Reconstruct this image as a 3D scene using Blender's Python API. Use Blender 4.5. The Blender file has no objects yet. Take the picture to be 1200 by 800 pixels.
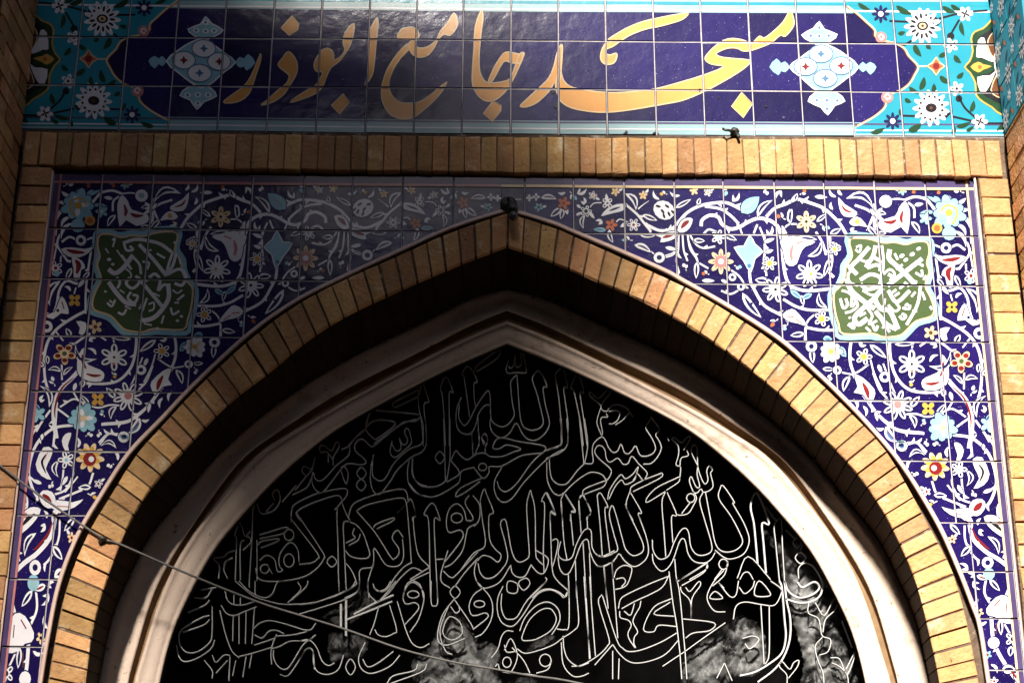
import bpy, math, random
from mathutils import Vector, Matrix, noise
from mathutils.geometry import tessellate_polygon

random.seed(7)
S = bpy.context.scene
COL = S.collection

# ------------------------------------------------------------------ camera
CAM = Vector((0.0, -6.17, 1.6))
PITCH, YAW, ROLL, FPX = math.radians(21.167), math.radians(0.224), math.radians(0.3065), 2000.0
FW = Vector((math.sin(YAW) * math.cos(PITCH), math.cos(YAW) * math.cos(PITCH), math.sin(PITCH)))
_r = FW.cross(Vector((0, 0, 1))).normalized()
_u = _r.cross(FW)
RT = _r * math.cos(ROLL) + _u * math.sin(ROLL)
UP = -_r * math.sin(ROLL) + _u * math.cos(ROLL)
cd = bpy.data.cameras.new('camera')
cam = bpy.data.objects.new('camera', cd)
COL.objects.link(cam)
M = Matrix((RT, UP, -FW)).transposed().to_4x4()
M.translation = CAM
cam.matrix_world = M
cd.sensor_width = 36.0
cd.lens = FPX / 1200.0 * 36.0
cd.clip_end = 500
S.camera = cam

# ------------------------------------------------------------------ light
SUN_EL, SUN_AZ = math.radians(37), math.radians(9)      # azimuth: left of straight-on
w = bpy.data.worlds.new('World')
S.world = w
w.use_nodes = True
nt = w.node_tree
sky = nt.nodes.new('ShaderNodeTexSky')
sky.sky_type = 'NISHITA'
sky.sun_disc = False
sky.sun_elevation = SUN_EL
sky.sun_rotation = math.pi + SUN_AZ
nt.links.new(sky.outputs[0], nt.nodes['Background'].inputs[0])
nt.nodes['Background'].inputs[1].default_value = 0.05
sd = bpy.data.lights.new('sun', 'SUN')
sd.energy = 5.0
sd.angle = math.radians(5.5)
sd.color = (1.0, 0.93, 0.83)
sun = bpy.data.objects.new('sun', sd)
COL.objects.link(sun)
SDIR = Vector((-math.sin(SUN_AZ) * math.cos(SUN_EL), -math.cos(SUN_AZ) * math.cos(SUN_EL), math.sin(SUN_EL)))
sun.rotation_euler = (-SDIR).to_track_quat('-Z', 'Y').to_euler()
sun.location = SDIR * 40
S.cycles.caustics_reflective = False
S.view_settings.view_transform = 'Standard'
S.view_settings.look = 'None'
S.view_settings.exposure = 1.4
S.view_settings.gamma = 1.0
S.view_settings.use_curve_mapping = False


# ------------------------------------------------------------------ helpers
def P(x, y, d=0.0):
    """photograph pixel -> point on the facade-parallel plane y = d"""
    v = FW * FPX + RT * (x - 600.0) - UP * (y - 400.0)
    return CAM + v * ((d - CAM.y) / v.y)


def prs(a):
    return [(a[i], a[i + 1]) for i in range(0, len(a) - 1, 2)]


def smooth(pts, n=4, closed=False):
    if len(pts) < 3:
        return list(pts)
    out = []
    m = len(pts)
    for i in range(m if closed else m - 1):
        if closed:
            a, b, c, d = pts[i - 1], pts[i], pts[(i + 1) % m], pts[(i + 2) % m]
        else:
            b, c = pts[i], pts[i + 1]
            a = pts[i - 1] if i else (2 * b[0] - c[0], 2 * b[1] - c[1])
            d = pts[i + 2] if i + 2 < m else (2 * c[0] - b[0], 2 * c[1] - b[1])
        for k in range(n):
            t = k / n
            t2, t3 = t * t, t * t * t
            out.append(tuple(0.5 * (2 * b[j] + (c[j] - a[j]) * t + (2 * a[j] - 5 * b[j] + 4 * c[j] - d[j]) * t2
                                    + (3 * b[j] - a[j] - 3 * c[j] + d[j]) * t3) for j in (0, 1)))
    if not closed:
        out.append(tuple(pts[-1]))
    return out


def arc_resample(pts, n):
    L = [0.0]
    for a, b in zip(pts, pts[1:]):
        L.append(L[-1] + math.dist(a, b))
    out, j = [], 0
    for i in range(n + 1):
        s = L[-1] * i / n
        while j < len(pts) - 2 and L[j + 1] < s:
            j += 1
        t = (s - L[j]) / max(1e-9, L[j + 1] - L[j])
        out.append((pts[j][0] + (pts[j + 1][0] - pts[j][0]) * t, pts[j][1] + (pts[j + 1][1] - pts[j][1]) * t))
    return out


WLOC = {}


def link(o, parent=None):
    COL.objects.link(o)
    if parent is not None:
        o.parent = parent
        o.matrix_parent_inverse = Matrix.Translation(-WLOC[parent])
    return o


def thing(name, label, cat, loc, group=None):
    o = bpy.data.objects.new(name, None)
    o.empty_display_size = 0.1
    o.location = loc
    WLOC[o] = Vector(loc)
    o['label'] = label
    o['category'] = cat
    if group:
        o['group'] = group
    COL.objects.link(o)
    return o


def mk(name, verts, faces, mats, parent=None, midx=None, shade=False, origin=None):
    """one mesh object whose origin sits in its middle; verts are world positions"""
    verts = [Vector(v) for v in verts]
    if origin is None:
        lo = Vector([min(v[i] for v in verts) for i in range(3)])
        hi = Vector([max(v[i] for v in verts) for i in range(3)])
        origin = (lo + hi) / 2
    me = bpy.data.meshes.new(name)
    me.from_pydata([v - origin for v in verts], [], faces)
    for m in (mats if isinstance(mats, (list, tuple)) else [mats]):
        me.materials.append(m)
    if midx:
        me.polygons.foreach_set('material_index', midx)
    if shade:
        me.polygons.foreach_set('use_smooth', [True] * len(me.polygons))
    me.update()
    o = bpy.data.objects.new(name, me)
    o.location = origin
    WLOC[o] = origin.copy()
    return link(o, parent)


def tag(o, label, cat, group=None):
    o['label'] = label
    o['category'] = cat
    if group:
        o['group'] = group
    return o


def box_vf(lo, hi, bev=0.0):
    (x0, y0, z0), (x1, y1, z1) = lo, hi
    v = [(x0, y0, z0), (x1, y0, z0), (x1, y1, z0), (x0, y1, z0), (x0, y0, z1), (x1, y0, z1), (x1, y1, z1), (x0, y1, z1)]
    f = [(0, 3, 2, 1), (4, 5, 6, 7), (0, 1, 5, 4), (1, 2, 6, 5), (2, 3, 7, 6), (3, 0, 4, 7)]
    return v, f


# ------------------------------------------------------------------ materials
def mat(name, col, rough=0.5, spec=0.5, var=0.0, nscale=8.0, bump=0.0, bscale=40.0, col2=None, nfac=0.5,
        speck=None, coat=0.0, metal=0.0, hue=0.0, patch=None):
    m = bpy.data.materials.new(name)
    m.use_nodes = True
    n, l = m.node_tree.nodes, m.node_tree.links
    b = n['Principled BSDF']
    b.inputs['Roughness'].default_value = rough
    b.inputs['Specular IOR Level'].default_value = spec
    b.inputs['Coat Weight'].default_value = coat
    b.inputs['Coat Roughness'].default_value = 0.08
    b.inputs['Metallic'].default_value = metal
    b.inputs['Base Color'].default_value = (*col, 1)
    geo = n.new('ShaderNodeNewGeometry')
    cur = None
    if col2 is not None:
        nz = n.new('ShaderNodeTexNoise')
        nz.inputs['Scale'].default_value = nscale
        nz.inputs['Detail'].default_value = 7
        nz.inputs['Roughness'].default_value = 0.62
        l.new(geo.outputs['Position'], nz.inputs['Vector'])
        rp = n.new('ShaderNodeMapRange')
        rp.inputs[1].default_value = 0.5 - 0.5 * (1 - nfac) - 0.02
        rp.inputs[2].default_value = 0.5 + 0.5 * (1 - nfac) + 0.02
        l.new(nz.outputs[0], rp.inputs[0])
        mx = n.new('ShaderNodeMix')
        mx.data_type = 'RGBA'
        mx.inputs[6].default_value = (*col, 1)
        mx.inputs[7].default_value = (*col2, 1)
        l.new(rp.outputs[0], mx.inputs[0])
        cur = mx.outputs[2]
    if speck is not None:
        sc, thr, scol = speck
        vz = n.new('ShaderNodeTexNoise')
        vz.inputs['Scale'].default_value = sc
        vz.inputs['Detail'].default_value = 3
        l.new(geo.outputs['Position'], vz.inputs['Vector'])
        rp = n.new('ShaderNodeMapRange')
        rp.inputs[1].default_value = thr
        rp.inputs[2].default_value = thr + 0.05
        l.new(vz.outputs[0], rp.inputs[0])
        mx = n.new('ShaderNodeMix')
        mx.data_type = 'RGBA'
        mx.inputs[6].default_value = (*col, 1)
        if cur:
            l.new(cur, mx.inputs[6])
        mx.inputs[7].default_value = (*scol, 1)
        l.new(rp.outputs[0], mx.inputs[0])
        cur = mx.outputs[2]
    if patch is not None:
        sc, thr, scol = patch
        vz = n.new('ShaderNodeTexNoise')
        vz.inputs['Scale'].default_value = sc
        vz.inputs['Detail'].default_value = 8
        vz.inputs['Roughness'].default_value = 0.7
        ofs = n.new('ShaderNodeVectorMath')
        ofs.inputs[1].default_value = (7.3, 2.1, 4.7)
        l.new(geo.outputs['Position'], ofs.inputs[0])
        l.new(ofs.outputs[0], vz.inputs['Vector'])
        rp = n.new('ShaderNodeMapRange')
        rp.inputs[1].default_value = thr - 0.04
        rp.inputs[2].default_value = thr + 0.08
        rp.inputs[4].default_value = 0.8
        l.new(vz.outputs[0], rp.inputs[0])
        mx = n.new('ShaderNodeMix')
        mx.data_type = 'RGBA'
        mx.inputs[6].default_value = (*col, 1)
        if cur:
            l.new(cur, mx.inputs[6])
        mx.inputs[7].default_value = (*scol, 1)
        l.new(rp.outputs[0], mx.inputs[0])
        cur = mx.outputs[2]
    if var or hue:
        oi = n.new('ShaderNodeObjectInfo')
        hs = n.new('ShaderNodeHueSaturation')
        mr = n.new('ShaderNodeMapRange')
        mr.inputs[3].default_value = 1 - var
        mr.inputs[4].default_value = 1 + var
        l.new(oi.outputs['Random'], mr.inputs[0])
        l.new(mr.outputs[0], hs.inputs['Value'])
        if hue:
            wn = n.new('ShaderNodeTexWhiteNoise')
            wn.noise_dimensions = '1D'
            l.new(oi.outputs['Random'], wn.inputs['W'])
            mh = n.new('ShaderNodeMapRange')
            mh.inputs[3].default_value = 0.5 - hue
            mh.inputs[4].default_value = 0.5 + hue
            l.new(wn.outputs[0], mh.inputs[0])
            l.new(mh.outputs[0], hs.inputs['Hue'])
        hs.inputs['Color'].default_value = (*col, 1)
        if cur:
            l.new(cur, hs.inputs['Color'])
        cur = hs.outputs[0]
    if cur:
        l.new(cur, b.inputs['Base Color'])
    if bump:
        bz = n.new('ShaderNodeTexNoise')
        bz.inputs['Scale'].default_value = bscale
        bz.inputs['Detail'].default_value = 5
        l.new(geo.outputs['Position'], bz.inputs['Vector'])
        bp = n.new('ShaderNodeBump')
        bp.inputs['Strength'].default_value = 1.0
        bp.inputs['Distance'].default_value = bump
        l.new(bz.outputs[0], bp.inputs['Height'])
        l.new(bp.outputs[0], b.inputs['Normal'])
    return m


MB = mat('yellow_brick', (0.60, 0.345, 0.15), 0.75, 0.3, var=0.33, nscale=14, bump=0.006, bscale=60,
         col2=(0.38, 0.185, 0.07), nfac=0.5, speck=(70, 0.68, (0.14, 0.08, 0.045)), hue=0.012, patch=(9, 0.60, (0.70, 0.55, 0.38)))
MMORT = mat('mortar', (0.20, 0.14, 0.10), 0.95, 0.1, nscale=30, bump=0.004, bscale=90, col2=(0.05, 0.033, 0.024), nfac=0.4,
            patch=(16, 0.60, (0.45, 0.38, 0.31)))
MGROUT = mat('pale_grout', (0.60, 0.57, 0.56), 0.9, 0.1, nscale=25, bump=0.002, bscale=120, col2=(0.24, 0.21, 0.21), nfac=0.35)
MTILE = mat('cobalt_glaze', (0.0065, 0.0035, 0.052), 0.15, 0.30, var=0.35, nscale=6, bump=0.0016, bscale=14,
            col2=(0.015, 0.008, 0.085), nfac=0.3, speck=(170, 0.68, (0.30, 0.26, 0.42)))
MPLAST = mat('cream_plaster', (0.73, 0.58, 0.48), 0.8, 0.25, nscale=5, bump=0.003, bscale=50, col2=(0.52, 0.40, 0.32), nfac=0.35,
             speck=(38, 0.67, (0.25, 0.17, 0.12)), patch=(7, 0.60, (0.38, 0.28, 0.21)))
MGROOVE = mat('ochre_groove', (0.30, 0.20, 0.11), 0.85, 0.2, nscale=20, bump=0.002, col2=(0.17, 0.10, 0.05), nfac=0.4)
MTRIM = mat('pink_glazed_trim', (0.55, 0.36, 0.30), 0.35, 0.4, nscale=10, bump=0.001, col2=(0.72, 0.56, 0.48), nfac=0.3)
MBACK = mat('painted_interior_darkness', (0.003, 0.003, 0.0033), 0.9, 0.0, nscale=9, col2=(0.005, 0.0045, 0.0045), nfac=0.3)
MSOF = mat('shade_painted_brown_brick', (0.03, 0.0145, 0.0055), 0.85, 0.15, var=0.25, nscale=14, bump=0.004, bscale=70,
           col2=(0.016, 0.008, 0.003), nfac=0.45, hue=0.012)  # brown brick, darkened further to paint in the shade of the soffit
MSMORT = mat('shade_painted_mortar', (0.05, 0.038, 0.028), 0.95, 0.05, nscale=30, bump=0.004, bscale=90, col2=(0.03, 0.022, 0.016), nfac=0.4)  # mortar colour darkened to stand for the shade under the arch
MBAR = mat('pale_metal_bar', (0.56, 0.555, 0.55), 0.5, 0.4, nscale=30, col2=(0.36, 0.355, 0.35), nfac=0.3)
MCABLE = mat('grey_cable_sheath', (0.09, 0.085, 0.08), 0.6, 0.4, nscale=30, col2=(0.16, 0.15, 0.14))
MBLACK = mat('black_iron', (0.012, 0.012, 0.012), 0.45, 0.5, nscale=40, bump=0.002, col2=(0.03, 0.025, 0.02))


def reflection_mat():
    """glass reflections painted as marbled greys, fading out at the edges (fade per vertex)"""
    m = bpy.data.materials.new('painted_reflection')
    m.use_nodes = True
    n, l = m.node_tree.nodes, m.node_tree.links
    b = n['Principled BSDF']
    geo = n.new('ShaderNodeNewGeometry')
    n1 = n.new('ShaderNodeTexNoise')
    n1.inputs['Scale'].default_value = 6.5
    n1.inputs['Detail'].default_value = 3
    n1.inputs['Distortion'].default_value = 1.6
    l.new(geo.outputs['Position'], n1.inputs['Vector'])
    mr0 = n.new('ShaderNodeMapRange')
    mr0.inputs[1].default_value = 0.40
    mr0.inputs[2].default_value = 0.66
    mr0.inputs[3].default_value = 0.004
    mr0.inputs[4].default_value = 0.15
    l.new(n1.outputs[0], mr0.inputs[0])
    l.new(mr0.outputs[0], b.inputs['Base Color'])
    b.inputs['Specular IOR Level'].default_value = 0.25
    b.inputs['Roughness'].default_value = 0.5
    at = n.new('ShaderNodeAttribute')
    at.attribute_name = 'refl_fade'
    n2 = n.new('ShaderNodeTexNoise')
    n2.inputs['Scale'].default_value = 30
    n2.inputs['Detail'].default_value = 4
    l.new(geo.outputs['Position'], n2.inputs['Vector'])
    ad = n.new('ShaderNodeMath')
    ad.operation = 'MULTIPLY'
    l.new(at.outputs['Fac'], ad.inputs[0])
    l.new(n2.outputs[0], ad.inputs[1])
    mr = n.new('ShaderNodeMapRange')
    mr.inputs[1].default_value = 0.03
    mr.inputs[2].default_value = 0.42
    l.new(ad.outputs[0], mr.inputs[0])
    l.new(mr.outputs[0], b.inputs['Alpha'])
    return m


MREFL = reflection_mat()
MGLASS = mat('smoky_bulb_glass', (0.03, 0.03, 0.032), 0.08, 0.6, nscale=30, col2=(0.06, 0.06, 0.06))
MSTONE = mat('dado_stone', (0.42, 0.38, 0.33), 0.7, 0.3, nscale=6, bump=0.003, col2=(0.33, 0.29, 0.25))
MPAVE = mat('asphalt', (0.05, 0.05, 0.052), 0.9, 0.2, nscale=20, bump=0.004, col2=(0.035, 0.034, 0.034))
MHOUSE = mat('dark_house_brick', (0.10, 0.07, 0.05), 0.85, 0.2, nscale=3, col2=(0.07, 0.05, 0.04))
MBARK = mat('bark', (0.12, 0.085, 0.055), 0.9, 0.2, nscale=12, bump=0.02, bscale=20, col2=(0.06, 0.045, 0.03))
MLEAF = mat('leaf_green', (0.07, 0.11, 0.035), 0.55, 0.4, nscale=3, col2=(0.045, 0.08, 0.02))

GL = dict(rough=0.18, spec=0.32)
PAL = {
    'W': mat('white_glaze', (0.78, 0.76, 0.78), nscale=12, col2=(0.62, 0.60, 0.64), nfac=0.3, **GL),
    'C': mat('pale_cyan_glaze', (0.28, 0.5, 0.58), nscale=12, col2=(0.2, 0.4, 0.52), **GL),
    'T': mat('turquoise_glaze', (0.014, 0.2, 0.3), var=0.0, nscale=7, col2=(0.02, 0.27, 0.34), nfac=0.3, bump=0.001, bscale=15, **GL),
    'U': mat('pale_turquoise_glaze', (0.2, 0.36, 0.4), nscale=9, col2=(0.3, 0.42, 0.44), **GL),
    'R': mat('dark_red_glaze', (0.22, 0.018, 0.02), nscale=20, col2=(0.13, 0.01, 0.012), **GL),
    'O': mat('orange_glaze', (0.5, 0.13, 0.045), nscale=20, col2=(0.4, 0.09, 0.03), **GL),
    'Y': mat('yellow_glaze', (0.62, 0.36, 0.07), nscale=20, col2=(0.52, 0.27, 0.05), **GL),
    'G': mat('dark_green_glaze', (0.008, 0.035, 0.014), nscale=20, col2=(0.014, 0.05, 0.02), **GL),
    'F': mat('leaf_green_field_glaze', (0.046, 0.08, 0.026), nscale=16, col2=(0.07, 0.10, 0.045), nfac=0.35, **GL),
    'K': mat('black_glaze', (0.008, 0.008, 0.012), nscale=20, col2=(0.015, 0.012, 0.015), **GL),
    'B': mat('blue_glaze', (0.006, 0.006, 0.055), nscale=20, col2=(0.012, 0.012, 0.085), **GL),
    'S': mat('slate_blue_glaze', (0.05, 0.13, 0.26), nscale=20, col2=(0.08, 0.18, 0.32), **GL),
    'I': mat('rose_glaze', (0.5, 0.2, 0.19), nscale=20, col2=(0.4, 0.15, 0.15), **GL),
    'N': mat('brown_glaze', (0.14, 0.05, 0.022), nscale=20, col2=(0.09, 0.032, 0.014), **GL),
    'D': mat('gold_glaze', (0.66, 0.27, 0.058), nscale=9, col2=(0.70, 0.36, 0.10), nfac=0.3, **GL),
    'E': mat('cream_glaze', (0.72, 0.55, 0.34), nscale=15, col2=(0.6, 0.42, 0.24), **GL),
    'L': mat('lilac_border_glaze', (0.085, 0.06, 0.15), nscale=15, col2=(0.05, 0.035, 0.1), **GL),
}
ROUGH = {k: mat('weathered_' + nm, c, 0.65, 0.25, nscale=10, col2=c2) for k, nm, c, c2 in (
    ('T', 'turquoise', (.014, .20, .30), (.02, .27, .34)), ('W', 'white', (.75, .73, .74), (.6, .58, .6)), ('K', 'black', (.01, .01, .012), (.02, .02, .02)),
    ('G', 'green', (.008, .035, .014), (.014, .05, .02)), ('B', 'blue', (.006, .006, .055), (.012, .012, .085)), ('O', 'orange', (.5, .13, .045), (.4, .09, .03)))}


# ------------------------------------------------------------------ glazed drawing engine (photo-pixel space)
class Motif:
    def __init__(self):
        self.items = []          # (triangle, colour key, height)
        self.o = (0, 0, 1)
        self.seq = 0
        self.outline = False
        self.spur = False

    def at(self, ox, oy, s):
        self.o = (ox, oy, s)
        return self

    def t(self, a):
        ox, oy, s = self.o
        a = prs(a) if not isinstance(a[0], tuple) else a
        return [(ox + x / s, oy + y / s) for x, y in a]

    def h(self, lay):
        self.seq = (self.seq + 1) % 18
        return 0.0003 + lay * 0.0007 + self.seq * 0.000035

    def tri(self, a, b, c, col, h):
        self.items.append(((a, b, c), col, h))

    def rawpoly(self, pts, col, h):
        v = [Vector((x, y, 0)) for x, y in pts]
        for a, b, c in tessellate_polygon([v]):
            self.tri(pts[a], pts[b], pts[c], col, h)

    def poly(self, a, col, lay=2, sm=2, edge=None, ew=6):
        pts = self.t(a)
        if sm:
            pts = smooth(pts, sm, True)
        self.ol(pts, lay)
        self.rawpoly(pts, col, self.h(lay))
        if edge:
            self.rawst(pts + pts[:2], ew / self.o[2], edge, self.h(lay + 0.5))

    def ol(self, pts, lay, w=2.4):
        """dark drawn contour under a filled shape"""
        if self.outline:
            self.rawst(list(pts) + list(pts[:2]), w, 'B', 0.0003 + (lay - 0.3) * 0.0007 + self.seq * 0.000012)

    def rawst(self, pts, w, col, h, taper=0):
        n = len(pts)
        L, R = [], []
        for i, p in enumerate(pts):
            q0, q1 = pts[max(0, i - 1)], pts[min(n - 1, i + 1)]
            dx, dy = q1[0] - q0[0], q1[1] - q0[1]
            l = math.hypot(dx, dy) or 1
            k = 1.0
            f = i / max(1, n - 1)
            if taper == 1:
                k = 1.0 - 0.75 * f
            elif taper == 2:
                k = 0.35 + 0.65 * math.sin(math.pi * f)
            hw = w / 2 * k
            L.append((p[0] - dy / l * hw, p[1] + dx / l * hw))
            R.append((p[0] + dy / l * hw, p[1] - dx / l * hw))
        for i in range(n - 1):
            self.tri(L[i], L[i + 1], R[i + 1], col, h)
            self.tri(L[i], R[i + 1], R[i], col, h)

    def st(self, a, w=22, col='W', lay=0, taper=0):
        pts = self.t(a)
        sp = smooth(pts, 5)
        if self.outline and col == 'W':
            w *= 0.76
        self.rawst(sp, w / self.o[2], col, self.h(lay), taper)
        if self.spur and col == 'W' and lay == 0 and w >= 13.5:
            acc, sd = 0.0, 1
            for i in range(1, len(sp) - 1):
                acc += math.dist(sp[i], sp[i - 1])
                if acc > 21:
                    acc, sd = 0.0, -sd
                    dx, dy = sp[i + 1][0] - sp[i - 1][0], sp[i + 1][1] - sp[i - 1][1]
                    l = math.hypot(dx, dy) or 1
                    dx, dy = dx / l, dy / l
                    L_ = 6.5 * random.uniform(.7, 1.3)
                    b = (sp[i][0] + (dx * .75 - dy * sd * .8) * L_, sp[i][1] + (dy * .75 + dx * sd * .8) * L_)
                    o, self.o = self.o, (0, 0, 1)
                    self.leaf(sp[i][0], sp[i][1], b[0], b[1], 2.9, 'W', -0.16 * sd, 0.4)
                    self.o = o

    def disc(self, x, y, r, col, lay=3, ry=None, ang=0, n=12):
        ry = ry or r
        c, s = math.cos(ang), math.sin(ang)
        pts = []
        for k in range(n):
            a = 2 * math.pi * k / n
            u, v = r * math.cos(a), ry * math.sin(a)
            pts.append((x + u * c - v * s, y + u * s + v * c))
        pts = self.t(pts)
        if lay <= 2.2 and r / self.o[2] > 3:
            self.ol(pts, lay)
        self.rawpoly(pts, col, self.h(lay))

    def ring(self, x, y, r, col='W', hole='B', lay=2):
        self.disc(x, y, r, col, lay)
        self.disc(x, y, r * 0.45, hole, lay + 1)

    def leaf(self, x0, y0, x1, y1, w=40, col='W', bend=0.0, lay=1, vein=None):
        dx, dy = x1 - x0, y1 - y0
        nx, ny = -dy, dx
        l = math.hypot(dx, dy) or 1
        up, dn = [], []
        for k in range(7):
            f = k / 6
            b = bend * 4 * f * (1 - f)
            wd = w / 2 * math.sin(math.pi * (f ** 0.8)) ** 0.8 if 0 < f < 1 else 0
            cx, cy = x0 + dx * f + nx * b, y0 + dy * f + ny * b
            up.append((cx + nx / l * wd, cy + ny / l * wd))
            dn.append((cx - nx / l * wd, cy - ny / l * wd))
        ring_ = self.t(up + dn[-2:0:-1])
        if lay >= 1:
            self.ol(ring_, lay)
        self.rawpoly(ring_, col, self.h(lay))
        if vein is None and self.outline and w >= 33 and col in 'WC':
            vein = 'B' if col == 'W' else 'S'
        if vein:
            self.st([(x0 + dx * f + nx * bend * 4 * f * (1 - f), y0 + dy * f + ny * bend * 4 * f * (1 - f)) for f in (0.18, 0.5, 0.85)], w * (0.42 if vein == 'B' else 0.3), vein, lay + 1, taper=2)

    def flower(self, x, y, r, n=6, col='W', cen='K', speck='K', rot=0.0, lay=2, cr=0.22, pw=0.62):
        for k in range(n):
            a = rot + 2 * math.pi * k / n
            self.disc(x + math.cos(a) * r * 0.6, y + math.sin(a) * r * 0.6, r * 0.42, col, lay, ry=r * pw * 2.05 / n + r * 0.03, ang=a, n=10)
        self.disc(x, y, r * 0.45, col, lay + 0.35)
        if self.outline and col == 'W' and r / self.o[2] > 5:
            for k in range(n):
                a = rot + 2 * math.pi * k / n
                self.disc(x + math.cos(a) * r * 0.66, y + math.sin(a) * r * 0.66, r * 0.23, 'B', lay + 0.7, ry=r * pw * 0.95 / n, ang=a, n=7)
            speck = None
        if speck:
            for k in range(n):
                a = rot + 2 * math.pi * k / n
                self.disc(x + math.cos(a) * r * 0.55, y + math.sin(a) * r * 0.55, r * 0.17, speck, lay + 1, ry=r * 0.075, ang=a, n=6)
        if cen:
            self.disc(x, y, r * cr, cen, lay + 1, n=8)

    def peony(self, x, y, r, rot=0.0, outer='C', inner='U', core='E'):
        for k in range(9):
            a = rot + 2 * math.pi * k / 9
            rr = r * (1.0 if k % 3 else 1.18)
            self.disc(x + math.cos(a) * rr * 0.6, y + math.sin(a) * rr * 0.6, rr * 0.42, outer, 2, ry=r * 0.3, ang=a, n=10)
        for k in range(7):
            a = rot + 0.3 + 2 * math.pi * k / 7
            self.disc(x + math.cos(a) * r * 0.42, y + math.sin(a) * r * 0.42, r * 0.3, 'W' if k % 2 else inner, 3, ry=r * 0.17, ang=a, n=8)
        self.disc(x, y, r * 0.25, core, 4, n=8)

    def curl(self, x, y, r, col='I', lay=2):
        self.disc(x, y, r, col, lay)
        self.st([x - r * .5, y, x, y - r * .5, x + r * .5, y, x, y + r * .4, x - r * .15, y + r * .1], r * 0.25, 'W', lay + 1)


def clip_poly(poly, cp):
    """Sutherland-Hodgman against a convex polygon given in either winding"""
    area = sum(cp[i - 1][0] * cp[i][1] - cp[i][0] * cp[i - 1][1] for i in range(len(cp)))
    sgn = 1 if area > 0 else -1
    out = list(poly)
    for i in range(len(cp)):
        a, b = cp[i - 1], cp[i]
        inp, out = out, []
        if not inp:
            return []
        ex, ey = (b[0] - a[0]) * sgn, (b[1] - a[1]) * sgn

        def side(p):
            return ex * (p[1] - a[1]) - ey * (p[0] - a[0])
        s0 = side(inp[-1])
        p0 = inp[-1]
        for p in inp:
            s1 = side(p)
            if (s1 >= 0) != (s0 >= 0):
                t = s0 / (s0 - s1)
                out.append((p0[0] + (p[0] - p0[0]) * t, p0[1] + (p[1] - p0[1]) * t))
            if s1 >= 0:
                out.append(p)
            p0, s0 = p, s1
    return out


def half_clip(poly, a, b, keep):
    """keep the side of line a-b on which point keep lies"""
    def side(p):
        return (b[0] - a[0]) * (p[1] - a[1]) - (b[1] - a[1]) * (p[0] - a[0])
    k = 1 if side(keep) > 0 else -1
    out = []
    p0, s0 = poly[-1], side(poly[-1]) * k
    for p in poly:
        s1 = side(p) * k
        if (s1 >= 0) != (s0 >= 0):
            t = s0 / (s0 - s1)
            out.append((p0[0] + (p[0] - p0[0]) * t, p0[1] + (p[1] - p0[1]) * t))
        if s1 >= 0:
            out.append(p)
        p0, s0 = p, s1
    return out


def shrink(poly, g):
    cx = sum(p[0] for p in poly) / len(poly)
    cy = sum(p[1] for p in poly) / len(poly)
    area = sum(poly[i - 1][0] * poly[i][1] - poly[i][0] * poly[i - 1][1] for i in range(len(poly)))
    n = len(poly)
    lines = []
    for i in range(n):
        a, b = poly[i], poly[(i + 1) % n]
        l = math.dist(a, b)
        if l < 1e-6:
            continue
        nx, ny = (b[1] - a[1]) / l, -(b[0] - a[0]) / l
        if (cx - a[0]) * nx + (cy - a[1]) * ny < 0:
            nx, ny = -nx, -ny
        lines.append(((a[0] + nx * g, a[1] + ny * g), (b[0] + nx * g, b[1] + ny * g)))
    out = list(poly)
    for a, b in lines:
        out = half_clip(out, a, b, (cx, cy))
        if len(out) < 3:
            return []
    return out


def make_tile(poly, parent, motif, mapf, nrm, body=MTILE, tilt=0.008, gap=0.68, pal=None):
    """poly: convex outline in drawing units, mapf -> world point on the glaze plane, nrm = outward normal"""
    poly = shrink(poly, gap + random.uniform(-.25, .3))
    if len(poly) < 3:
        return None
    inner = shrink(poly, 0.55)
    if len(inner) != len(poly):
        inner = poly
    c = Vector((sum(p[0] for p in poly) / len(poly), sum(p[1] for p in poly) / len(poly)))
    tx, ty, lift = random.uniform(-tilt, tilt), random.uniform(-tilt, tilt), random.uniform(-.0008, .0008)

    def W(p, h):
        return mapf(p[0], p[1]) + nrm * (h + lift + ((p[0] - c.x) * tx + (p[1] - c.y) * ty) * 0.0034)
    n = len(poly)
    v = [W(p, 0) for p in inner] + [W(p, -0.0012) for p in poly] + [W(p, -0.011) for p in poly]
    f = [tuple(range(n))]
    for i in range(n):
        j = (i + 1) % n
        f.append((i, j, n + j, n + i))
        f.append((n + i, n + j, 2 * n + j, 2 * n + i))
    # make faces point outward
    nn = (Vector(v[1]) - Vector(v[0])).cross(Vector(v[2]) - Vector(v[1]))
    if nn.dot(nrm) < 0:
        f = [tuple(reversed(q)) for q in f]
    o = mk('tile', v, f, body, parent)
    x0, x1 = min(p[0] for p in poly), max(p[0] for p in poly)
    y0, y1 = min(p[1] for p in poly), max(p[1] for p in poly)
    mv, mf, mi, used = [], [], [], []
    for tri, col, h in motif:
        if max(tri[0][0], tri[1][0], tri[2][0]) < x0 or min(tri[0][0], tri[1][0], tri[2][0]) > x1:
            continue
        if max(tri[0][1], tri[1][1], tri[2][1]) < y0 or min(tri[0][1], tri[1][1], tri[2][1]) > y1:
            continue
        q = clip_poly(tri, inner)
        if len(q) < 3:
            continue
        if col not in used:
            used.append(col)
        b = len(mv)
        mv += [W(p, h) for p in q]
        nn = (mv[b + 1] - mv[b]).cross(mv[b + 2] - mv[b])
        idx = tuple(range(b, b + len(q)))
        if nn.dot(nrm) < 0:
            idx = tuple(reversed(idx))
        mf.append(idx)
        mi.append(used.index(col))
    if mv:
        mk('glaze_motif', mv, mf, [(pal or PAL)[k] for k in used], o, mi)
    return o


VPX, VPY = 623.0, -4770.0


def vline(x0, yref, y):
    return VPX + (x0 - VPX) * (y - VPY) / (yref - VPY)


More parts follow.
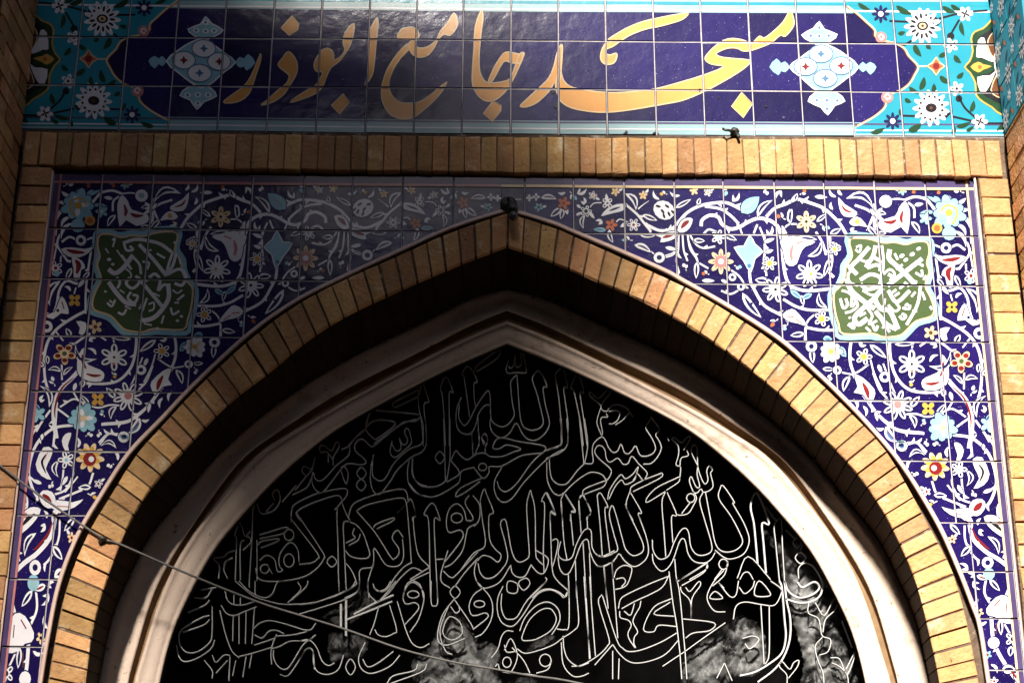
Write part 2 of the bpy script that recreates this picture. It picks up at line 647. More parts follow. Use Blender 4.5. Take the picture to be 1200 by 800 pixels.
def quadbrick(q, d, depth, parent, name='brick', jit=0.7, bev=1.0, proud=0.005, back=None, material=None):
    """brick from a photo-space quad (in order), front plane d, running back by depth (back: other quad at the rear)"""
    cx, cy = sum(p[0] for p in q) / 4, sum(p[1] for p in q) / 4
    dd = d - random.uniform(-proud, proud)
    q = [(p[0] + random.uniform(-jit, jit), p[1] + random.uniform(-jit, jit)) for p in q]
    inn = []
    for p in q:
        l = math.hypot(cx - p[0], cy - p[1])
        k = bev * random.choice((0.7, 0.9, 1.1, 1.3, 1.3, 2.6)) / l * 1.4
        inn.append((p[0] + (cx - p[0]) * k, p[1] + (cy - p[1]) * k))
    v = [P(*p, dd) for p in inn] + [P(*p, dd + 0.003) for p in q]
    if back is None:
        v += [Vector((x.x, dd + depth, x.z)) for x in v[4:8]]
    else:
        v += back
    f = [(3, 2, 1, 0)]
    for i in range(4):
        j = (i + 1) % 4
        f.append((i, j, 4 + j, 4 + i))
        f.append((4 + i, 4 + j, 8 + j, 8 + i))
    nn = (v[2] - v[3]).cross(v[1] - v[2])
    if nn.y > 0:
        f = [tuple(reversed(t)) for t in f]
    return mk(name, v, f, material or MB, parent)


# ------------------------------------------------------------------ traced outlines of the portal (photo pixels)
def lerp1(tab, x):
    if x <= tab[0][0]:
        (a, fa), (b, fb) = tab[0], tab[1]
    elif x >= tab[-1][0]:
        (a, fa), (b, fb) = tab[-2], tab[-1]
    else:
        for (a, fa), (b, fb) in zip(tab, tab[1:]):
            if a <= x <= b:
                break
    return fa + (fb - fa) * (x - a) / (b - a)


EXT_R = prs([595, 250, 648, 267, 672, 277, 730, 303, 780, 326, 820, 346, 900, 396, 960, 448, 1020, 507, 1044, 537, 1072, 586,
             1087, 614, 1114, 665, 1128, 710, 1135, 740, 1147, 800, 1158, 870, 1166, 935])
INT_R = prs([594, 288, 640, 304, 693, 326, 750, 350, 800, 377, 843, 405, 885, 437, 923, 470, 967, 514, 1000, 549, 1030, 590,
             1053, 633, 1073, 680, 1087, 733, 1100, 793, 1112, 870, 1120, 935])
EXT_L = prs([595, 250, 530, 272, 467, 300, 400, 330, 347, 358, 293, 398, 230, 456, 192, 497, 160, 533, 133, 576, 103, 626,
             80, 683, 67, 740, 57, 800, 47, 870, 39, 935])
INT_L = prs([594, 288, 537, 310, 467, 340, 400, 372, 355, 402, 317, 434, 280, 462, 253, 486, 213, 530, 187, 558, 160, 596,
             138, 643, 118, 700, 107, 746, 100, 800, 89, 870, 82, 935])
TRIM_R = prs([596, 244, 648, 260, 672, 270, 730, 294, 780, 316, 800, 327, 860, 361, 917, 398, 960, 437, 984, 460, 1020, 498,
              1059, 545, 1099, 610, 1123, 662, 1141, 708, 1150, 735, 1160, 800, 1171, 870, 1180, 935])
TRIM_L = prs([596, 244, 530, 265, 467, 293, 400, 324, 345, 352, 290, 391, 228, 448, 190, 488, 150, 530, 117, 580, 90, 626,
              68, 683, 55, 745, 46, 800, 36, 870, 28, 935])
MA_R = prs([594, 338, 640, 350, 700, 378, 800, 424, 885, 479, 947, 533, 987, 580, 1030, 633, 1053, 680, 1073, 726, 1088, 796, 1101, 870, 1110, 935])
MB_R = prs([594, 364, 640, 382, 700, 411, 800, 459, 860, 497, 912, 534, 943, 570, 993, 643, 1023, 700, 1046, 776, 1052, 800, 1065, 870, 1073, 935])
MC_R = prs([594, 376, 640, 394, 700, 422, 800, 473, 860, 508, 899, 534, 935, 574, 985, 643, 1013, 700, 1037, 776, 1044, 800, 1056, 870, 1064, 935])
MD_R = prs([594, 403, 660, 430, 730, 463, 800, 500, 843, 532, 880, 565, 910, 597, 950, 646, 980, 700, 1000, 746, 1014, 800, 1026, 870, 1033, 935])


def mir(c, s=1202, k=0.003):
    out = []
    for x, y in c:
        q = 1188 + (s - 1188) * min(1.0, max(0.0, (x - 594) / 200.0))
        out.append((q - x, y - k * (2 * x - q)))
    return out


def fullarch(right, left, n):
    """left foot .. apex .. right foot, n steps a side"""
    r = arc_resample(smooth(right, 6), n)
    l = arc_resample(smooth(left, 6), n)
    return l[::-1] + r[1:]


def loft(rings):
    """rings: lists of world points of equal length -> verts, faces"""
    n = len(rings[0])
    v = [p for r in rings for p in r]
    f = []
    for a in range(len(rings) - 1):
        for i in range(n - 1):
            f.append((a * n + i, a * n + i + 1, (a + 1) * n + i + 1, (a + 1) * n + i))
    return v, f


XR, XL = P(1177, 160).x, P(26, 160).x
ZTOP = 5.9
ZDADO = P(600, 935, 0).z
YB = [(28, 152), (600, 158), (1175, 161)]            # lower edge of the inscription band
YH0 = [(28, 155), (600, 161), (1175, 165)]           # header bricks, top
YH1 = [(28, 193), (300, 198), (600, 202), (1000, 205), (1175, 207)]
YS = [(28, 203), (600, 208), (1175, 212)]            # spandrel top

# ------------------------------------------------------------------ ground
gv, gf = box_vf((-60, -60, -0.3), (60, 60, 0.0))
g = mk('pavement', gv, gf, MPAVE)
g['kind'] = 'structure'

# ------------------------------------------------------------------ portal wall: core, dado, brick frame
wall = thing('portal_wall', 'yellow brick frame wall of the portal around the blue tile panels', 'wall', (0, 0.2, 0))
NA = 48
ext = fullarch(EXT_R, EXT_L, NA)
itr = fullarch(INT_R, INT_L, NA)
mida = [((a[0] + b[0]) / 2, (a[1] + b[1]) / 2) for a, b in zip(ext, itr)]
half = len(mida) // 2
for sgn, seg, X in ((1, mida[half:], XR + 0.3), (-1, mida[half::-1], XL - 0.3)):
    pts = [P(*p, 0.06) for p in seg]
    zl = pts[-1].z
    pts += [Vector((X, 0.06, zl)), Vector((X, 0.06, ZTOP)), Vector((pts[0].x, 0.06, ZTOP))]
    n = len(pts)
    tris = tessellate_polygon([[Vector((p.x, p.z, 0)) for p in pts]])
    v = pts + [Vector((p.x, 0.32, p.z)) for p in pts]
    f = [tuple(t) for t in tris] + [tuple(k + n for k in t[::-1]) for t in tris]
    f += [(i, (i + 1) % n, n + (i + 1) % n, n + i) for i in range(n)]
    mk('wall_core', v, f, MMORT, wall)
    # stone dado below the tiles
    xi = pts[n - 4].x
    a, b = sorted((xi, X))
    bv, bf = box_vf((a, -0.02, 0.0), (b, 0.6, zl))
    mk('stone_dado', bv, bf, MSTONE, wall)

# header course of upright bricks over the spandrels
x = 27.0
hb = []
while x < 1172:
    wd = 19.15 + random.uniform(-1.0, 1.0)
    x2 = min(x + wd, 1175)
    g0, g1 = x + 0.75, x2 - 0.75
    ex = lambda xx, y: vline(xx, 180, y)
    q = [(ex(g0, lerp1(YH0, g0)), lerp1(YH0, g0)), (ex(g1, lerp1(YH0, g1)), lerp1(YH0, g1)),
         (ex(g1, lerp1(YH1, g1)), lerp1(YH1, g1)), (ex(g0, lerp1(YH1, g0)), lerp1(YH1, g0))]
    quadbrick(q, 0.0, 0.055, wall)
    x = x2
bed = []
for xx in (26, 200, 400, 600, 800, 1000, 1177):
    bed += [P(xx, lerp1(YH0, xx) - 3, 0.009), P(xx, lerp1(YH1, xx) - 0.5, 0.009)]
n = len(bed)
bv = bed + [Vector((p.x, 0.06, p.z)) for p in bed]
bf = [(i, i + 1, i + 3, i + 2) for i in range(0, n - 2, 2)] + [(i + 1, n + i + 1, n + i + 3, i + 3) for i in range(0, n - 2, 2)]
mk('mortar_bed', bv, bf, MMORT, wall)

# side columns of stacked bricks
for sgn in (-1, 1):
    y = 195.5 if sgn < 0 else 208.5
    while y < 925:
        ph = 22.0 * ((y + 4770) / 4970) ** 2 * (1 + random.uniform(-.03, .03))
        if sgn < 0:
            a0, a1, yr = 26.5, 61.5, 190
        else:
            a0, a1, yr = 1147, 1179.5, 200
        sl = 0.0085 * (a1 - a0)
        y0, y1 = y + 0.9, y + ph - 0.9
        q = [(vline(a0, yr, y0), y0), (vline(a1, yr, y0), y0 + sl), (vline(a1, yr, y1), y1 + sl), (vline(a0, yr, y1), y1)]
        quadbrick(q, 0.0, 0.055, wall)
        y += ph
    cv = [P(vline(a0 - 2, yr, 190), 190, 0.010), P(vline(a1 - 1, yr, 195), 195, 0.010), P(vline(a1 - 1, yr, 935), 935, 0.010), P(vline(a0 - 2, yr, 935), 935, 0.010)]
    cv += [Vector((p.x, 0.06, p.z)) for p in cv]
    mk('mortar_bed', cv, [(3, 2, 1, 0), (0, 1, 5, 4), (1, 2, 6, 5), (3, 0, 4, 7)], MMORT, wall)

# ------------------------------------------------------------------ brick arch
arch = thing('brick_arch', 'pointed arch ring of radial yellow bricks framing the black grille', 'arch', (0, 0.15, ZDADO))
DM = 0.26
NV = 47
mA = fullarch(MA_R, mir(MA_R, 1205, 0.004), NV)
e2 = fullarch(EXT_R, EXT_L, NV)
i2 = fullarch(INT_R, INT_L, NV)


def between(c, i, t):
    a, b = c[i], c[i + 1]
    return (a[0] + (b[0] - a[0]) * t, a[1] + (b[1] - a[1]) * t)


jt = [random.uniform(-.09, .09) for _ in range(2 * NV + 1)]
for i in range(2 * NV):
    t0, t1 = 0.04 + max(0, jt[i]) * .9, 0.96 + min(0, jt[i + 1]) * .9
    q = [between(e2, i, t0), between(e2, i, t1), between(i2, i, t1), between(i2, i, t0)]
    k = 0.012 / DM
    f0, b0 = [P(*between(i2, i, t), 0) for t in (t0, t1)], [P(*between(mA, i, t), DM) for t in (t0, t1)]
    mid = [u.lerp(w_, k) for u, w_ in zip(f0, b0)]
    ob = [P(*between(e2, i, t), 0.012) for t in (t0, t1)]
    quadbrick(q, 0.0, DM, arch, back=[ob[0], ob[1], mid[1], mid[0]], jit=0.3)
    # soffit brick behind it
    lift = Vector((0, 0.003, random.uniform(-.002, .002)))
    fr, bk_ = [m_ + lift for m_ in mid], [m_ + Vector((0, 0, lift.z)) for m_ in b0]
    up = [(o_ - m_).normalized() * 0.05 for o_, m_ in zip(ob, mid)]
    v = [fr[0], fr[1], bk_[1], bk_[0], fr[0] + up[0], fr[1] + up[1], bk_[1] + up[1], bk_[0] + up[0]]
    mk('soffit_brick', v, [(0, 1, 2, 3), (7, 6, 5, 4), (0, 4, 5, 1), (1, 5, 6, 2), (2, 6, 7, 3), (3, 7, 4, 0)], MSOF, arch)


def inset(c, o, k):
    """points of c moved k pixels towards o"""
    r = []
    for a, b in zip(c, o):
        l = math.dist(a, b) or 1
        r.append((a[0] + (b[0] - a[0]) * k / l, a[1] + (b[1] - a[1]) * k / l))
    return r


iin = inset(i2, e2, 1.5)
ein = inset(e2, i2, 0.8)
shift = [(b[0] - a[0], b[1] - a[1]) for a, b in zip(i2, iin)]
main = [(a[0] + s[0], a[1] + s[1]) for a, s in zip(mA, shift)]
v, f = loft([[P(*p, 0.05) for p in ein], [P(*p, 0.008) for p in ein], [P(*p, 0.008) for p in iin]])
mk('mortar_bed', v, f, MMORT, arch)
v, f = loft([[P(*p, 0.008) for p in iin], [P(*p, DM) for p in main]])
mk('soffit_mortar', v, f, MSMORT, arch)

# ------------------------------------------------------------------ plaster mouldings of the arch
mould = thing('arch_moulding', 'smooth cream plaster moulding inside the brick arch, with a brown groove', 'moulding', (0, 0.4, ZDADO))
NMO = 60
cA, cB, cC, cD = [fullarch(c, mir(c, s, 0.004), NMO) for c, s in ((MA_R, 1205), (MB_R, 1203), (MC_R, 1202), (MD_R, 1202))]


def mixc(a, b, t):
    return [(p[0] + (q[0] - p[0]) * t, p[1] + (q[1] - p[1]) * t) for p, q in zip(a, b)]


def ringat(c, d):
    return [P(*p, d) for p in c]


# outer ring: a shallow cove
prof = [(-0.06, 0.290), (0.0, DM - 0.004), (0.06, DM - 0.010), (0.3, DM + 0.006), (0.55, DM + 0.016), (0.8, DM + 0.014), (0.93, DM + 0.006), (1.0, DM + 0.012), (1.0, 0.330)]
v, f = loft([ringat(mixc(cA, cB, t), d) for t, d in prof])
mk('outer_ring', v, f, MPLAST, mould, shade=True)
v, f = loft([ringat(mixc(cB, cC, t), d) for t, d in ((-0.1, 0.315), (0.0, 0.308), (0.5, 0.312), (1.0, 0.306), (1.1, 0.315))])
mk('groove', v, f, MGROOVE, mould)
prof = [(0.0, 0.330), (0.0, 0.292), (0.05, 0.284), (0.16, 0.282), (0.2, 0.290), (0.45, 0.280), (0.75, 0.286), (0.84, 0.294), (0.88, 0.288), (0.97, 0.292), (1.0, 0.300), (1.0, 0.490)]
v, f = loft([ringat(mixc(cC, cD, t), d) for t, d in prof])
mk('inner_ring', v, f, MPLAST, mould, shade=True)

# ------------------------------------------------------------------ projecting brick walls at both sides
ZBAND = P(1177, 160).z


def side_wall(X, sgn, label):
    t = thing('side_wall', label, 'wall', (X + sgn * 0.3, -0.15, 0))
    bv, bf = box_vf((min(X + sgn * .012, X + sgn * .6), -0.42, 0.0), (max(X + sgn * .012, X + sgn * .6), 0.10, ZTOP))
    mk('wall_core', bv, bf, MMORT, t)
    z, row = 2.30, 0
    top = ZBAND - 0.005 if sgn > 0 else ZTOP - .05
    while z < top:
        y = -0.005 - (0.11 if row % 2 else 0.0)
        cuts = [-0.005] + ([-0.115] if row % 2 else []) 
        yy = cuts[-1]
        while yy > -0.40:
            yy = max(yy - 0.225, -0.415)
            cuts.append(yy)
        for a, b in zip(cuts, cuts[1:]):
            if a - b < 0.04:
                continue
            xx = X + random.uniform(-.003, .003)
            z1 = min(z + 0.064, top)
            lo, hi = (xx, b + 0.004, z), (X + sgn * 0.02, a - 0.004, z1)
            bv, bf = box_vf(tuple(min(p, q) for p, q in zip(lo, hi)), tuple(max(p, q) for p, q in zip(lo, hi)))
            mk('brick', bv, bf, MB, t)
        z += 0.074
        row += 1
    return t


sw_r = side_wall(XR, 1, 'sunlit projecting brick wall topped with turquoise flower tiles')
sw_l = side_wall(XL, -1, 'dark shaded projecting brick wall beside the turquoise tile corner')


# ------------------------------------------------------------------ inscription band
BAND_D = 0.012
bm = Motif()
# border strips (upper and lower)
for k in range(24):
    xa, xb = 20 + k * 50, 70 + k * 50
    ya, yb = lerp1(YB, xa), lerp1(YB, xb)
    h = 0.0003
    for (o0, o1, c) in ((-16.5, 3, 'U'), (-15.5, -13.5, 'L'), (-8, -6.4, 'W')):
        hh = bm.h(0 if c == 'U' else 1)
        bm.rawpoly([(xa, ya + o0), (xb, yb + o0), (xb, yb + o1), (xa, ya + o1)], c, hh)
    ta, tb = ya - 150.5, yb - 150.5
    for (o0, o1, c) in ((-30, 6.5, 'U'), (3.0, 5.0, 'W'), (-6, -2.5, 'T')):
        hh = bm.h(0 if c == 'U' else 1)
        bm.rawpoly([(xa, ta + o0), (xb, tb + o0), (xb, tb + o1), (xa, ta + o1)], c, hh)

GOLD = []


def gold(ox, a):
    pts = [(ox + x / 5.0, y / 5.0) for x, y in prs(a)]
    sp = smooth(pts, 3, True) if len(pts) > 5 else pts
    bm.rawst(sp + sp[:2], 1.5, 'E', bm.h(2.5))
    bm.rawpoly(sp, 'D', bm.h(2))


gold(240, [328, 318, 315, 345, 270, 450, 225, 510, 150, 565, 110, 600, 150, 606, 215, 588, 265, 540, 300, 440, 326, 360])
gold(240, [512, 95, 552, 140, 545, 175, 495, 210, 447, 165])
gold(240, [490, 305, 530, 345, 543, 390, 535, 440, 500, 500, 460, 560, 400, 600, 330, 617, 365, 590, 430, 530, 480, 490, 495, 450, 480, 430, 430, 385, 455, 345])
gold(240, [670, 320, 690, 295, 720, 287, 745, 300, 757, 330, 755, 355, 790, 340, 820, 300, 810, 250, 825, 190, 875, 140, 865, 230, 840, 290, 790, 360, 740, 400,
           715, 450, 690, 510, 650, 550, 580, 580, 500, 603, 560, 555, 630, 515, 660, 490, 690, 430, 655, 420, 640, 390, 650, 350])
gold(240, [810, 553, 848, 600, 790, 672, 742, 620])
gold(240, [1010, 105, 1015, 150, 1005, 250, 990, 400, 975, 455, 940, 500, 950, 460, 955, 340, 960, 200, 985, 145])
gold(440, [128, 225, 140, 190, 165, 168, 215, 163, 245, 180, 257, 210, 245, 235, 235, 262, 250, 283, 300, 280, 350, 245, 365, 220, 385, 180, 420, 140, 460, 80,
           480, 125, 475, 165, 440, 210, 400, 205, 370, 235, 345, 280, 310, 325, 260, 340, 220, 325, 198, 290, 190, 262, 215, 240, 160, 235])
gold(440, [190, 262, 198, 290, 150, 340, 110, 400, 85, 460, 78, 510, 95, 560, 140, 600, 200, 608, 260, 598, 320, 560, 370, 520, 420, 483, 380, 550, 330, 605,
           260, 665, 210, 695, 150, 700, 90, 675, 50, 620, 35, 560, 40, 500, 65, 420, 110, 345, 155, 290])
gold(440, [620, 65, 630, 110, 618, 200, 608, 320, 608, 400, 622, 450, 650, 485, 700, 488, 750, 480, 790, 460, 825, 375, 845, 320, 872, 315, 850, 375, 820, 440,
           795, 490, 760, 540, 710, 585, 660, 597, 620, 580, 585, 540, 567, 480, 570, 380, 578, 280, 585, 160])
gold(440, [660, 488, 690, 410, 735, 335, 770, 308, 840, 320, 865, 318, 850, 370, 800, 372, 750, 365, 690, 470])
gold(440, [690, 593, 735, 620, 735, 650, 685, 715, 632, 668])
gold(600, [290, 262, 295, 300, 287, 420, 282, 470, 262, 490, 245, 490, 215, 540, 150, 600, 90, 628, 48, 625, 80, 590, 150, 525, 215, 460, 245, 390, 265, 310])
gold(0, [v * 5 for v in (656, 82, 660, 94, 668, 102, 684, 106, 712, 109, 740, 108, 770, 104, 800, 96, 820, 90, 848, 79, 834, 75.6, 827, 71, 828, 65, 840, 53, 854, 46,
                         869, 47, 879, 51, 883, 50, 890, 43, 896, 45, 908, 36, 918, 26, 926, 14, 930.4, 26, 928, 34, 920, 43, 914, 42, 903, 51, 888, 57, 878, 60, 870, 60,
                         864, 57, 854, 56.6, 844, 60, 839, 64, 848, 68, 878, 71, 877, 76, 864, 86, 840, 100, 820, 110, 800, 118, 780, 122, 740, 129, 712, 132, 690, 131,
                         670, 127, 658, 120, 654, 112, 651, 100)])
gold(600, [1035, 78, 1000, 115, 920, 142, 850, 160, 780, 175, 700, 205, 640, 240, 590, 275, 555, 290, 550, 315, 575, 325, 612, 315, 610, 350, 590, 375, 545, 378,
           520, 350, 525, 300, 555, 245, 600, 210, 680, 165, 770, 130, 900, 100, 1000, 82])
gold(760, [545, 545, 608, 610, 555, 690, 487, 625])

# chipped glaze
for (x, y, r, sd) in ((648, 108, 4.0, 1), (652, 124, 5.0, 2), (655, 137, 3.5, 3), (733, 157, 4, 4), (769, 157, 5, 5), (820, 106, 3, 6), (842, 115, 2.5, 7), (898, 125, 3, 8), (918, 138, 3, 9), (330, 120, 2, 10), (520, 30, 1.6, 11)):
    rr = random.Random(sd)
    pts = [(x + r * rr.uniform(.25, 1) * math.cos(k * .7), y + r * rr.uniform(.25, 1) * math.sin(k * .7)) for k in range(9)]
    bm.rawpoly(pts, 'K' if sd % 3 else 'L', bm.h(4.5))

# --- decoration of the right end; the left end is its mirror image
em = Motif()
em.at(760, 0, 5)
# lozenge medallion
em.poly([825, 395, 880, 350, 960, 290, 1020, 262, 1090, 285, 1160, 330, 1230, 395, 1160, 460, 1080, 520, 1025, 548, 960, 515, 890, 450], 'C', 1, edge='W', ew=9)
em.poly([1000, 130, 1030, 175, 1105, 205, 1070, 240, 1010, 268, 950, 245, 897, 208, 965, 170], 'C', 1, edge='W', ew=7)
em.poly([1010, 538, 1100, 545, 1150, 595, 1090, 620, 1050, 675, 1010, 630, 935, 595, 970, 550], 'C', 1, edge='W', ew=7)
em.poly([708, 395, 750, 345, 775, 372, 800, 362, 825, 395, 800, 425, 775, 418, 760, 442], 'C', 1)
em.poly([1230, 395, 1255, 365, 1275, 380, 1300, 365, 1335, 395, 1300, 440, 1275, 412, 1255, 425], 'C', 1)
for (cx, cy, rx, ry, c) in ((1010, 318, 70, 52, 'S'), (1035, 462, 70, 52, 'S'), (920, 393, 68, 52, 'I'), (1128, 388, 68, 52, 'I')):
    pts = [(cx + rx * math.cos(k * math.pi / 8), cy + ry * math.sin(k * math.pi / 8)) for k in range(17)]
    em.disc(cx, cy, rx, 'W', 2, ry=ry, n=16)
    em.rawst(em.t(pts), 1.2, 'S', em.h(3))
    em.poly([cx, cy - 26, cx + 9, cy - 8, cx + 26, cy, cx + 9, cy + 8, cx, cy + 26, cx - 9, cy + 8, cx - 26, cy, cx - 9, cy - 8], c if c == 'S' else 'R', 3, 0)
for (cx, cy) in ((1000, 165), (1000, 215), (950, 212), (1055, 212), (1045, 640), (1045, 590), (985, 590), (1105, 592)):
    em.disc(cx, cy, 20, 'W', 2, ry=15)
    em.disc(cx, cy, 9, 'S', 3, n=6)
# turquoise corner field
em.at(960, 0, 5)
edge = [165, 40, 225, 85, 275, 130, 325, 178, 330, 215, 375, 240, 450, 258, 500, 288, 525, 330, 578, 390, 560, 440, 530, 490, 480, 530, 430, 548, 395, 575,
        385, 630, 330, 680, 270, 715, 222, 740]
em.poly([130, -200] + edge + [215, 760, 215, 830, 1110, 830, 1090, -200], 'T', 0.8, 0)
em.st(edge, 11, 'E', 1.6)
em.st([p - 11 if i % 2 == 0 else p for i, p in enumerate(edge)], 5, 'N', 1.3)
em.st([150, 6, 1080, 6], 14, 'U', 1)
em.st([215, 790, 1090, 795], 14, 'U', 1)
em.curl(362, 222, 34, 'I')
em.curl(398, 572, 36, 'I')
for (x, y) in ((360, 85), (430, 712)):
    em.flower(x, y, 52, 8, 'B', 'W', None, cr=0.32)
for (x, y) in ((605, 155), (655, 635)):
    em.flower(x, y, 108, 13, 'W', None, 'K', rot=0.2, pw=0.75)
    em.disc(x, y, 62, 'W', 3)
    em.disc(x, y, 34, 'K', 3.5, ry=27)
    em.disc(x, y, 22, 'E', 4, ry=17)
    em.disc(x, y, 9, 'N', 4.5)
for (x, y) in ((680, 132), (737, 667)):
    em.poly([x, y - 34, x + 34, y, x, y + 34, x - 34, y], 'K', 2, 0)
    em.disc(x, y, 12, 'W', 3, n=6)
for (x, y, r) in ((855, 85, 46), (940, 715, 48)):
    em.flower(x, y, r, 6, 'W', None, None, pw=0.7)
    for k in range(4):
        a = k * math.pi / 2 + .4
        em.disc(x + 14 * math.cos(a), y + 14 * math.sin(a), 14, 'K', 3, ry=6, ang=a, n=6)
for (x, y, d) in ((772, 268, 1), (805, 522, -1)):
    em.flower(x, y, 44, 5, 'W', 'K', 'K', rot=d * .6, cr=.2)
em.poly([685, 338, 705, 370, 735, 390, 705, 412, 685, 442, 664, 412, 632, 390, 664, 370], 'O', 2, 0, edge='E', ew=9)
em.disc(685, 390, 20, 'R', 3)
em.st([578, 390, 632, 390], 9, 'E', 1.8)
for (x0, y0, x1, y1, w_) in ((555, 260, 600, 335, 34), (628, 262, 655, 290, 26), (460, 200, 505, 188, 26), (500, 580, 540, 602, 26), (590, 530, 615, 450, 34),
                             (665, 545, 672, 490, 28), (705, 445, 770, 490, 32), (700, 335, 745, 305, 28), (790, 325, 832, 372, 30), (805, 460, 845, 425, 28),
                             (520, 770, 600, 725, 40), (300, 780, 385, 750, 30), (225, 20, 300, 60, 26), (450, 35, 545, 85, 34), (720, 40, 800, 75, 30),
                             (770, 30, 830, 62, 26), (830, 130, 850, 215, 28), (885, 660, 905, 590, 30), (800, 745, 890, 715, 28), (860, 770, 905, 740, 24),
                             (1040, 770, 1090, 715, 30), (780, 790, 790, 735, 26), (470, 640, 490, 690, 18), (540, 90, 470, 60, 14), (525, 510, 590, 550, 26)):
    em.leaf(x0, y0, x1, y1, w_, 'G', 0.08, 1.5)
for s in ([410, 125, 520, 130], [700, 112, 812, 82], [820, 118, 768, 210, 770, 235], [900, 70, 985, 65], [480, 680, 565, 682], [770, 682, 900, 712],
          [815, 560, 850, 630, 915, 692], [985, 725, 1085, 725], [540, 240, 500, 265, 470, 262]):
    em.st(s, 12, 'K', 1.3)
em.disc(770, 215, 22, 'K', 2)
em.disc(818, 580, 20, 'K', 2)
# half medallion at the outer edge
em.poly([1048, 80, 1000, 130, 960, 170, 910, 190, 890, 230, 900, 300, 882, 360, 853, 395, 885, 430, 915, 490, 920, 560, 960, 600, 1010, 630, 1070, 675, 1115, 620, 1112, 150], 'G', 1.6, edge='Y', ew=9)
em.poly([1050, 120, 1000, 180, 935, 220, 925, 300, 935, 345, 1000, 360, 1030, 395, 1000, 430, 930, 450, 945, 540, 1000, 580, 1062, 610, 1095, 560, 1092, 200], 'K', 2.2)
em.poly([930, 240, 965, 225, 985, 290, 1030, 350, 1010, 365, 950, 340, 920, 335], 'W', 3)
em.poly([925, 455, 1000, 445, 1030, 420, 1010, 480, 975, 540, 945, 545], 'W', 3)
em.poly([1000, 215, 1035, 190, 1040, 260, 1020, 340, 985, 270], 'N', 3, edge='E', ew=6)
em.poly([1055, 260, 1085, 230, 1080, 340, 1050, 390, 1035, 350], 'N', 3, edge='E', ew=6)
em.poly([1040, 440, 1070, 430, 1072, 560, 1040, 570, 1005, 530], 'N', 3, edge='E', ew=6)
em.poly([885, 395, 930, 365, 960, 380, 1010, 392, 960, 412, 930, 428], 'Y', 3)
em.disc(940, 396, 12, 'O', 4)
em.st([1030, 110, 1055, 200, 1030, 330, 1030, 395, 1050, 480, 1072, 590], 9, 'W', 3.4)


def band_left(p):
    x, y = p
    xl = 1201 - x
    return (xl, y - 0.0085 * (x - xl))


bitems = bm.items + em.items + [((band_left(t[0]), band_left(t[1]), band_left(t[2])), c, h) for t, c, h in em.items]

band = thing('inscription_panel', 'long blue tile panel with gold calligraphy between turquoise floral corners', 'tile panel', P(600, 160, BAND_D))
cols = [41, 98, 154, 210, 266, 322, 378, 434, 489, 543.5, 599, 654, 709, 765, 820, 876, 932, 989, 1045, 1102, 1160]
rows = [-71, -13.5, 43, 99.5, 152]


def bandy(r, x):
    return r + 0.0085 * (x - 28) if r < 150 else lerp1(YB, x)


NF = Vector((0, -1, 0))
for r0, r1 in zip(rows, rows[1:]):
    for c0, c1 in zip(cols, cols[1:]):
        q = []
        for c, r in ((c0, r0), (c1, r0), (c1, r1), (c0, r1)):
            y = bandy(r, c)
            q.append((vline(c, 0, y), y))
        make_tile(q, band, bitems, lambda x, y: P(x, y, BAND_D), NF)
bv = [P(vline(40, 0, 153), 153.3, BAND_D + .0022), P(vline(1161, 0, 161), 161.5, BAND_D + .0022), P(vline(1161, 0, -60), -60, BAND_D + .0022), P(vline(40, 0, -68), -68, BAND_D + .0022)]
bv += [Vector((p.x, 0.06, p.z)) for p in bv]
mk('grout_bed', bv, [(0, 1, 2, 3), (0, 4, 5, 1), (1, 5, 6, 2), (2, 6, 7, 3), (3, 7, 4, 0)], MGROUT, band)

# --- turquoise tiles on the sunlit side wall
rm = Motif()
for a in range(-1, 5):
    for b in range(-1, 6):
        cx, cy = a * 58 + (29 if b % 2 else 0), b * 46
        rm.at(cx, cy, 1)
        rm.flower(12, 14, 13, 9, 'W', 'K', 'K', rot=a)
        rm.flower(36, 34, 7, 6, 'W', 'K', None)
        rm.st([0, 0, 14, 26, 30, 30, 44, 44], 1.6, 'K', 0)
        rm.leaf(24, 8, 36, 20, 6, 'G')
        rm.leaf(6, 32, 18, 44, 6, 'B')
        rm.leaf(44, 6, 34, 16, 5, 'O')
UNIT = 0.0034


def side_map(u, v):
    return Vector((XR - 0.002, -0.006 - u * UNIT, ZBAND + 0.005 + v * UNIT))


for a in range(2):
    for b in range(4):
        q = [(a * 58, b * 62), (a * 58 + 58, b * 62), (a * 58 + 58, b * 62 + 62), (a * 58, b * 62 + 62)]
        o = make_tile(q, sw_r, rm.items, side_map, Vector((-1, 0, 0)), body=ROUGH['T'], pal=ROUGH)


# ------------------------------------------------------------------ spandrel arabesque (drawn for the right spandrel)
sm_ = Motif()
sm_.outline = sm_.spur = True
K6 = 1200 / 180.0


def calyx(a, inner, w=14, col='R', edge='W'):
    sm_.poly(a, edge, 1.5)
    for s in inner:
        sm_.st(s, w, col, 2.6, taper=2)


st, leaf, flower, disc, ring, peony = sm_.st, sm_.leaf, sm_.flower, sm_.disc, sm_.ring, sm_.peony

